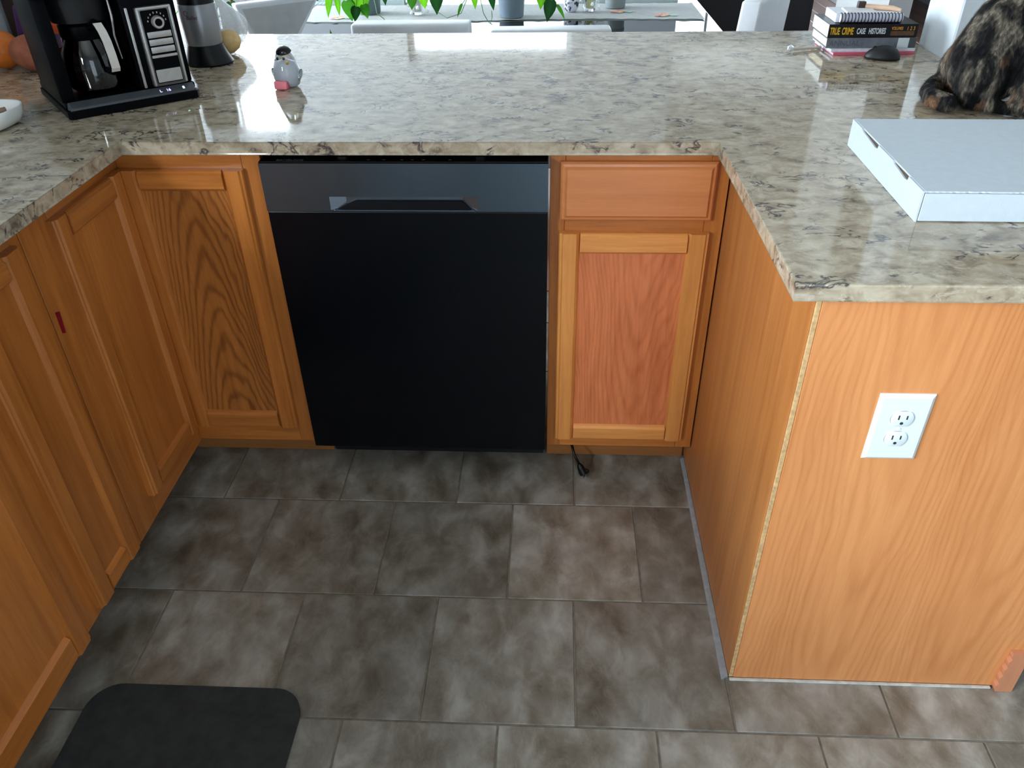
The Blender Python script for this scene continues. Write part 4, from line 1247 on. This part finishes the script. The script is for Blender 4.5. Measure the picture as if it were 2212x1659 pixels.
# short coat: thin blades lying along the body, one joined piece
random.seed(5)
fbm = bmesh.new()
polys = list(me.polygons)
for i in range(34000):
    pl = random.choice(polys)
    nrm = pl.normal
    vs = [me.vertices[k].co for k in pl.vertices]
    ws = [random.random() for _ in vs]; sw = sum(ws)
    c_ = sum((vs[k] * (ws[k] / sw) for k in range(len(vs))), Vector())
    down = Vector((-0.25, -0.1, -1.0))
    tdir = (down - nrm * down.dot(nrm))
    if tdir.length < 1e-4:
        continue
    tdir.normalize()
    side = nrm.cross(tdir).normalized()
    ln = 0.008 + random.random() * 0.007
    jit = side * (random.random() - 0.5) * 0.5
    tip = c_ + (tdir + jit) * ln + nrm * (0.0018 + 0.0035 * random.random())
    if tip.z < 0.0008:
        continue
    wv = side * 0.0005
    a_ = fbm.verts.new(c_ - wv - nrm * 0.0005); b2 = fbm.verts.new(c_ + wv - nrm * 0.0005); t3 = fbm.verts.new(tip)
    fbm.faces.new((a_, b2, t3))
fm_ = bpy.data.meshes.new('fur'); fbm.to_mesh(fm_); fbm.free()
fm_.materials.append(FUR)
fo = bpy.data.objects.new('fur', fm_); COL.objects.link(fo); fo.parent = cat; fo['kind'] = 'stuff'
for sx in (-1, 1):
    obj('eye', MB().ball((1.714 + sx * 0.019, 0.1500, Z0 + 0.343), (0.0075, 0.005, 0.0075), 12, 8), plain('amber_eye', (170, 150, 50), 0.1), cat, smooth=True)
obj('nose', MB().ball((1.730, 0.1310, Z0 + 0.328), (0.0045, 0.003, 0.003), 10, 6), plain('pink_nose', (150, 90, 88), 0.5), cat, smooth=True)

# ---------------------------------------------------------------- dining table and what stands on it
tb0 = thing('dining_table', 'glass-topped dining table beyond the counter', 'table', (0.36, 2.25, 0.0))
obj('glass_top', MB().box(-0.575, 1.302, 1.80, 2.88, 0.733, 0.745, 0.002, 2), TGLASS, tb0)
obj('undershelf', MB().box(-0.30, 1.02, 1.95, 2.55, 0.30, 0.308, 0.002, 1), TGLASS, tb0)
for sx, sy in ((-0.50, 1.88), (1.22, 1.88), (-0.50, 2.78), (1.22, 2.78)):
    obj('leg', MB().lathe([(0.028, 0.004), (0.028, 0.722), (0.035, 0.7325)], 20, sx, sy), STEEL, tb0, smooth='auto')
rn = MB()
NX, NY = 60, 12
lace = plain('white_lace_cloth', (246, 250, 252), 0.8, noise_amt=0.06, nscale=50, bump=0.5, bscale=90)
grid = []
for i in range(NX + 1):
    row = []
    for j in range(NY + 1):
        x_ = -0.535 + 1.80 * i / NX
        y_ = 2.12 + 0.40 * j / NY
        if j == 0:
            y_ += 0.010 * abs(math.sin(i * PI / 3)) - 0.02 * math.sin(i * 0.11)
        if j == NY:
            y_ -= 0.010 * abs(math.sin(i * PI / 3))
        z_ = 0.7475 + 0.0018 * (noise.noise(Vector((x_ * 8, y_ * 8, 0))) + 1)
        row.append(rn.bm.verts.new((x_, y_, z_)))
    grid.append(row)
for i in range(NX):
    for j in range(NY):
        rn.bm.faces.new((grid[i][j], grid[i + 1][j], grid[i + 1][j + 1], grid[i][j + 1]))
bmesh.ops.solidify(rn.bm, geom=rn.bm.faces[:], thickness=0.0015)
rno = thing('table_runner', 'white lace-edged table runner with printed flowers on the glass table', 'table runner', (0.36, 2.3, 0.7455))
obj('cloth', rn, lace, rno, smooth=True)
flp = plain('pink_flower_print', (226, 160, 166), 0.8, noise_amt=0.3, nscale=60)
fly = plain('peach_flower_print', (226, 190, 150), 0.8, noise_amt=0.3, nscale=60)
flg = plain('mint_leaf_print', (176, 208, 190), 0.8, noise_amt=0.3, nscale=60)
for fx, fy in ((-0.36, 2.20), (1.09, 2.21), (0.90, 2.30)):
    for k in range(5):
        t_ = 2 * PI * k / 5
        f_ = MB().lathe([(0.0, 0), (0.017, 0), (0.014, 0.0008), (0, 0.0010)], 12, fx + 0.021 * math.cos(t_), fy + 0.021 * math.sin(t_), 0.7520, cap=False)
        obj('printed_petal', f_, flp if k % 2 else fly, rno)
    obj('printed_leaf', MB().lathe([(0.0, 0), (0.018, 0), (0, 0.0008)], 10, fx + 0.05, fy - 0.01, 0.7520, cap=False), flg, rno)

# chairs
def chair(lab, C, ang, w_=0.43, th=0.10, top=0.868, lean=0.03):
    """C: middle of the backrest; local +y points from backrest towards the sitter"""
    t_ = thing('dining_chair', lab, 'chair', (C[0], C[1], 0), ang, 'white leatherette dining chairs round the table')
    hw_ = w_ / 2
    obj('backrest', MB().hexa([(-hw_, -th / 2, 0.44), (hw_, -th / 2, 0.44), (hw_, th / 2, 0.44), (-hw_, th / 2, 0.44)],
                              [(-hw_, -th / 2 - lean, top), (hw_, -th / 2 - lean, top), (hw_, th / 2 - lean - 0.01, top), (-hw_, th / 2 - lean - 0.01, top)], 0.012, 3), LEATH, t_, world=False, smooth='auto')
    obj('seat', MB().box(-hw_, hw_, th / 2 - 0.09, 0.42, 0.37, 0.439, 0.012, 3), LEATH, t_, world=False, smooth='auto')
    for sx in (-1, 1):
        for sy in (0.0, 0.39):
            x_ = sx * (hw_ - 0.03)
            obj('leg', MB().box(x_ - 0.018, x_ + 0.018, sy - 0.018, sy + 0.018, 0.005, 0.369, 0.003, 1), LEATH, t_, world=False)
    return t_
chair('white dining chair at the near side of the table, left of the grey pot', (0.097, 1.45 + 0.03, 0), 0.0, lean=0.02)
chair('white dining chair nearest the counter, right of the chair below the plant', (0.600, 1.36, 0), 0.03, w_=0.42, lean=0.02)
chair('white dining chair at the right end of the glass table', (1.432, 1.895, 0), math.radians(60), w_=0.40, th=0.09, top=0.885)
cl = thing('dining_chair', 'white chair with a flared backrest at the near left corner of the table', 'chair', (-0.455, 1.60, 0), math.radians(38), 'white leatherette dining chairs round the table')
fl = MB()
fl.hexa([(-0.075, -0.030, 0.700), (0.020, -0.030, 0.700), (0.020, 0.022, 0.700), (-0.075, 0.022, 0.700)],
        [(-0.150, -0.040, 0.925), (0.185, -0.040, 0.925), (0.185, 0.010, 0.925), (-0.150, 0.010, 0.925)], 0.010, 3)
obj('backrest', fl, LEATH, cl, world=False, smooth='auto')
obj('backrest_pad', MB().hexa([(-0.055, -0.0340, 0.715), (0.006, -0.0340, 0.715), (0.006, -0.0305, 0.715), (-0.055, -0.0305, 0.715)],
    [(-0.126, -0.0435, 0.908), (0.160, -0.0435, 0.908), (0.160, -0.0400, 0.908), (-0.126, -0.0400, 0.908)], 0.0012, 1), plain('pale_grey_pad', (176, 180, 180), 0.6), cl, world=False, smooth='auto', label='grey backrest panel')
obj('back_post', MB().box(-0.075, 0.020, -0.022, 0.012, 0.435, 0.7005, 0.006, 2), LEATH, cl, world=False, smooth='auto')
obj('seat', MB().box(-0.20, 0.17, -0.03, 0.36, 0.38, 0.434, 0.012, 3), LEATH, cl, world=False, smooth='auto')
for sx in (-0.17, 0.14):
    for sy in (0.0, 0.33):
        obj('leg', MB().box(sx - 0.016, sx + 0.016, sy - 0.016, sy + 0.016, 0.005, 0.379, 0.003, 1), LEATH, cl, world=False)

# ---------------------------------------------------------------- plants on the table
def leaf_mb(P0, d, L_, Wd, nrm, droop=0.25):
    """heart-shaped leaf from stalk point P0 along d"""
    mb = MB()
    d = Vector(d).normalized(); nrm = Vector(nrm)
    nrm = (nrm - d * nrm.dot(d)).normalized()
    s_ = d.cross(nrm).normalized()
    prof = [(0.0, 0.0), (-0.06, 0.22), (0.05, 0.42), (0.22, 0.50), (0.42, 0.46), (0.62, 0.33), (0.82, 0.15), (1.0, 0.0)]
    mid = [(0.0), (0.02), (0.10), (0.24), (0.42), (0.62), (0.82), (1.0)]
    def pt(u, v):
        return Vector(P0) + d * (u * L_) + s_ * (v * Wd) + nrm * (abs(v) * Wd * 0.22 - u * u * L_ * droop)
    C_ = [mb.bm.verts.new(pt(m_, 0)) for m_ in mid]
    for sg in (-1, 1):
        E2 = [mb.bm.verts.new(pt(u, sg * v)) for u, v in prof[1:-1]]
        ring_ = [C_[0]] + E2 + [C_[-1]]
        for i in range(len(C_) - 1):
            q_ = [C_[i], C_[i + 1], ring_[i + 1], ring_[i]]
            u_ = []
            for x_ in q_:
                if x_ not in u_:
                    u_.append(x_)
            if len(u_) >= 3:
                mb.bm.faces.new(u_)
    bmesh.ops.solidify(mb.bm, geom=mb.bm.faces[:], thickness=0.0006)
    return mb
def leafmat(name, col):
    m = plain(name, col, 0.35, noise_amt=0.25, nscale=30)
    nt = m.node_tree
    p = nt.nodes['Principled BSDF']
    p.inputs['Subsurface Weight'].default_value = 0.0
    tr = nt.nodes.new('ShaderNodeBsdfTranslucent')
    tr.inputs[0].default_value = lin(tuple(min(255, int(x * 1.25)) for x in col))
    mx = nt.nodes.new('ShaderNodeMixShader'); mx.inputs[0].default_value = 0.45
    out = [n for n in nt.nodes if n.type == 'OUTPUT_MATERIAL'][0]
    nt.links.new(p.outputs[0], mx.inputs[1]); nt.links.new(tr.outputs[0], mx.inputs[2]); nt.links.new(mx.outputs[0], out.inputs[0])
    return m
LG1 = leafmat('bright_green_leaf', (128, 196, 44))
LG2 = leafmat('mid_green_leaf', (78, 146, 44))
LG3 = leafmat('deep_green_leaf', (40, 96, 42))
STEM = plain('green_stem', (74, 112, 56), 0.5)
def pothos(lab, c, r, h_, potmat, leaves, stems):
    t_ = thing('potted_pothos', lab, 'plant', (c[0], c[1], 0.7535))
    pt_ = MB().lathe([(r * 0.82, 0.0), (r * 0.86, 0.003), (r, h_), (r * 0.93, h_), (r * 0.90, h_ - 0.012), (0.0, h_ - 0.014)], 36, c[0], c[1], 0.7535, cap=False)
    pt_.lathe([(0.0, 0.0), (r * 0.82, 0.0)], 36, c[0], c[1], 0.7535, cap=False)
    obj('pot', pt_, potmat, t_, smooth='auto')
    obj('soil', MB().lathe([(0.0, 0), (r * 0.89, 0), (r * 0.8, 0.003), (0, 0.004)], 24, c[0], c[1], 0.7535 + h_ - 0.012, cap=False), plain('potting_soil', (50, 38, 30), 0.95, noise_amt=0.4, nscale=120), t_)
    rim = Vector((c[0], c[1], 0.7535 + h_ + 0.005))
    for (p_, d, L_, Wd, mat) in leaves:
        p_ = Vector(p_)
        dirr = (Vector((p_.x, p_.y, 0)) - Vector((c[0], c[1], 0)))
        if dirr.length < 1e-3:
            dirr = Vector((0, -1, 0))
        dirr.normalize()
        e = rim + dirr * r * 0.8
        mid_ = (e + p_) / 2 + Vector((0, 0, 0.035)) + dirr * 0.02
        obj('stem', MB().tube([e, e.lerp(mid_, 0.5) + Vector((0, 0, 0.012)), mid_, mid_.lerp(p_, 0.6) + Vector((0, 0, 0.008)), p_], 0.0016, 6), STEM, t_)
        obj('leaf', leaf_mb(p_, d, L_, Wd, (0.1, -0.55, 0.8)), mat, t_, smooth=True)
    for st_ in stems:
        obj('stem', MB().tube(st_, 0.0016, 6), STEM, t_)
    return t_
GREYPOT = plain('grey_glazed_pot', (122, 136, 150), 0.35, noise_amt=0.03)
gpl = [((0.110, 2.06, 0.872), (0.05, -0.35, -0.9), 0.085, 0.060, LG3), ((0.055, 2.04, 0.868), (0.2, -0.2, -0.9), 0.055, 0.045, LG1), ((0.015, 2.02, 0.862), (-0.1, -0.3, -0.9), 0.050, 0.042, LG2),
       ((0.225, 2.00, 0.835), (-0.45, -0.2, -0.85), 0.055, 0.014, LG2), ((0.275, 2.03, 0.872), (0.1, -0.2, -0.9), 0.062, 0.030, LG1), ((0.345, 2.02, 0.872), (0.25, -0.2, -0.9), 0.066, 0.034, LG3),
       ((0.560, 2.06, 0.878), (-0.05, -0.2, -0.9), 0.075, 0.050, LG1), ((0.600, 2.02, 0.845), (-0.20, -0.25, -0.9), 0.085, 0.055, LG3), ((0.625, 2.03, 0.822), (0.55, -0.15, -0.65), 0.066, 0.020, LG2),
       ((0.46, 2.02, 0.905), (0.3, -0.5, -0.3), 0.07, 0.05, LG1), ((0.38, 2.30, 0.915), (-0.3, 0.5, 0.1), 0.07, 0.05, LG2), ((0.48, 2.32, 0.92), (0.3, 0.5, 0.1), 0.07, 0.05, LG1)]
pothos('trailing green pothos in a grey pot at the middle of the table runner', (0.424, 2.195), 0.062, 0.115, GREYPOT, gpl,
       [[(0.30, 2.02, 0.86), (0.315, 2.00, 0.80), (0.335, 1.99, 0.768), (0.352, 1.98, 0.7585)], [(0.11, 2.05, 0.80), (0.16, 2.0, 0.782), (0.22, 2.0, 0.80), (0.25, 2.02, 0.86)], [(0.35, 2.0, 0.81), (0.352, 1.985, 0.785), (0.345, 1.985, 0.762)]])
lpl = [((-0.355, 2.10, 0.862), (-0.25, -0.2, -0.9), 0.095, 0.034, LG1), ((-0.325, 2.09, 0.850), (0.1, -0.3, -0.9), 0.070, 0.026, LG1), ((-0.225, 2.10, 0.885), (0.12, -0.5, -0.75), 0.105, 0.095, LG1),
       ((-0.275, 2.06, 0.842), (0.25, -0.3, -0.9), 0.080, 0.060, LG2), ((-0.235, 2.05, 0.820), (-0.2, -0.3, -0.9), 0.060, 0.045, LG3), ((-0.205, 2.06, 0.826), (0.3, -0.3, -0.85), 0.055, 0.044, LG2),
       ((-0.120, 2.10, 0.872), (0.1, -0.3, -0.9), 0.055, 0.030, LG3), ((-0.29, 2.13, 0.90), (-0.5, -0.5, -0.2), 0.07, 0.06, LG1), ((-0.18, 2.34, 0.90), (0.4, 0.5, -0.1), 0.07, 0.06, LG2), ((-0.30, 2.34, 0.90), (-0.4, 0.5, -0.1), 0.07, 0.06, LG1)]
pothos('bright green broad-leaved pothos at the left end of the table runner', (-0.235, 2.30), 0.060, 0.110, plain('smoky_blue_pot', (96, 116, 120), 0.35), lpl, [[(-0.17, 2.12, 0.85), (-0.15, 2.06, 0.79), (-0.12, 2.04, 0.775), (-0.105, 2.02, 0.7585)]])

# crystal holders, figurine, jar
def crystal(lab, c, r, h_, core):
    t_ = thing('glass_candle_holder', lab, 'candle holder', (c[0], c[1], 0.7535))
    obj('cup', MB().lathe([(r * 0.7, 0), (r * 0.8, 0.004), (r, h_), (r * 0.86, h_), (r * 0.6, 0.012), (0.0, 0.010)], 10, c[0], c[1], 0.7535), CLEAR, t_)
    obj('candle', MB().lathe([(r * 0.5, 0), (r * 0.5, h_ * 0.7)], 16, c[0], c[1], 0.7655), core, t_, smooth='auto')
    for k in range(9):
        t2 = 2 * PI * k / 9
        q = MB(); bmesh.ops.create_icosphere(q.bm, subdivisions=1, radius=0.009)
        q.xf(Matrix.Translation((c[0] + (r + 0.014) * math.cos(t2), c[1] + (r + 0.014) * math.sin(t2), 0.7655 + 0.022 * (k % 3))))
        obj('crystal_drop', q, plain('sparkling_crystal', (246, 250, 252), 0.05, spec=1.0), t_)
crystal('faceted clear glass candle holder between the two plants', (-0.005, 2.26), 0.030, 0.075, plain('ivory_wax', (232, 232, 214), 0.5))
crystal('clear glass candle holder with yellowish candle right of the grey pot', (0.775, 2.31), 0.030, 0.065, plain('pale_yellow_wax', (226, 224, 150), 0.5))
zf = thing('bird_figurine', 'black and white spotted small bird figurine right of the grey pot', 'figurine', (0.690, 2.30, 0.7535))
zm, nt, p = newmat('black_white_spots')
vr_ = noise_node(nt, nt.nodes.new('ShaderNodeTexCoord').outputs['Object'], 48, 2, 0.5, 0.6)
nt.links.new(ramp(nt, vr_.outputs['Fac'], [(0.42, (30, 32, 44)), (0.50, (222, 222, 236))]), p.inputs['Base Color'])
zb = MB().lathe([(0.020, 0.0), (0.030, 0.012), (0.034, 0.035), (0.026, 0.060), (0.018, 0.074), (0.020, 0.086), (0.012, 0.098), (0.0, 0.101)], 20, 0.690, 2.30, 0.7535)
obj('body', zb, zm, zf, smooth=True)
obj('beak', MB().lathe([(0.005, 0), (0.0005, 0.014)], 8).xf(Matrix.Translation((0.690, 2.282, 0.838)) @ Matrix.Rotation(PI / 2, 4, 'X')), plain('dark_beak', (40, 36, 34), 0.4), zf)
obj('tail', MB().hexa([(0.680, 2.325, 0.775), (0.700, 2.325, 0.775), (0.698, 2.335, 0.775), (0.682, 2.335, 0.775)], [(0.676, 2.345, 0.800), (0.704, 2.345, 0.800), (0.702, 2.352, 0.800), (0.678, 2.352, 0.800)]), zm, zf)
gt = thing('grey_tin', 'plain grey tin standing behind the yellow candle holder', 'tin', (0.895, 2.40, 0.7535))
obj('can', MB().lathe([(0.045, 0), (0.046, 0.002), (0.046, 0.070)], 28, 0.895, 2.40, 0.7535), plain('matte_grey_tin', (128, 138, 140), 0.5), gt, smooth='auto')
obj('lid', MB().lathe([(0.0475, 0.0702), (0.0475, 0.084), (0.045, 0.086)], 28, 0.895, 2.40, 0.7535), plain('matte_grey_lid', (108, 116, 118), 0.5), gt, smooth='auto')

# floor plants left, beyond the table
fp = thing('potted_floor_plant', 'leafy green floor plant far left beyond the onion bag', 'plant', (-1.16, 3.05, 0.004))
obj('pot', MB().lathe([(0.11, 0.0), (0.12, 0.005), (0.15, 0.28), (0.14, 0.285), (0.13, 0.26), (0.0, 0.255)], 30, -1.16, 3.05, 0.004), plain('cream_floor_pot', (214, 206, 186), 0.4), fp, smooth='auto')
random.seed(21)
for k in range(34):
    t_ = random.random() * 2 * PI
    z_ = 0.32 + 0.75 * random.random()
    rr_ = 0.06 + 0.16 * random.random()
    p0 = (-1.16 + rr_ * math.cos(t_), 3.05 + rr_ * math.sin(t_), z_)
    obj('leaf', leaf_mb(p0, (math.cos(t_), math.sin(t_), -0.3), 0.17, 0.055, (0, -0.3, 1)), (LG1, LG2, LG3, leafmat('yellow_leaf', (236, 230, 96)) if k == 3 else LG2)[k % 4], fp, smooth=True)
obj('trunk', MB().tube([(-1.16, 3.05, 0.25), (-1.15, 3.04, 0.6), (-1.16, 3.06, 1.0)], [0.014, 0.012, 0.006], 8), plain('brown_trunk', (96, 74, 50), 0.8), fp)
fp2 = thing('fern', 'dark green fern on a stand behind the left dining chair', 'plant', (-0.80, 3.25, 0.004))
obj('stand', MB().lathe([(0.12, 0), (0.02, 0.02), (0.02, 0.42), (0.11, 0.44)], 20, -0.80, 3.25, 0.004), BLACKM, fp2, smooth='auto')
obj('pot', MB().lathe([(0.07, 0.441), (0.10, 0.56), (0.0, 0.55)], 24, -0.80, 3.25, 0.004), plain('white_fern_pot', (220, 226, 226), 0.4), fp2, smooth='auto')
for k in range(26):
    t_ = 2 * PI * k / 26 * 1.7
    p0 = (-0.80 + 0.05 * math.cos(t_), 3.25 + 0.05 * math.sin(t_), 0.57 + 0.006 * k)
    obj('frond', leaf_mb(p0, (math.cos(t_), math.sin(t_), 0.3 - 0.03 * (k % 7)), 0.24, 0.05, (0, 0, 1), 0.5), LG3 if k % 3 else LG2, fp2, smooth=True)

# ---------------------------------------------------------------- black sofa far right
sf = thing('black_sofa', 'black sofa standing on the brown wood floor beyond the table', 'sofa', (2.15, 5.2, 0.004))
SF = plain('black_upholstery', (26, 27, 31), 0.6, noise_amt=0.1)
obj('base', MB().box(1.72, 2.47, 4.80, 6.60, 0.02, 0.42, 0.03, 3), SF, sf, smooth='auto')
obj('backrest', MB().box(1.50, 1.71, 4.80, 6.60, 0.02, 0.85, 0.04, 3), SF, sf, smooth='auto')
obj('armrest', MB().box(1.50, 2.46, 4.62, 4.79, 0.02, 0.62, 0.04, 3), SF, sf, smooth='auto')
obj('armrest', MB().box(1.50, 2.46, 6.61, 6.78, 0.02, 0.62, 0.04, 3), SF, sf, smooth='auto')
for k in range(2):
    obj('cushion', MB().box(1.73, 2.47, 4.81 + k * 0.9, 5.69 + k * 0.9, 0.425, 0.54, 0.03, 3), SF, sf, smooth='auto')
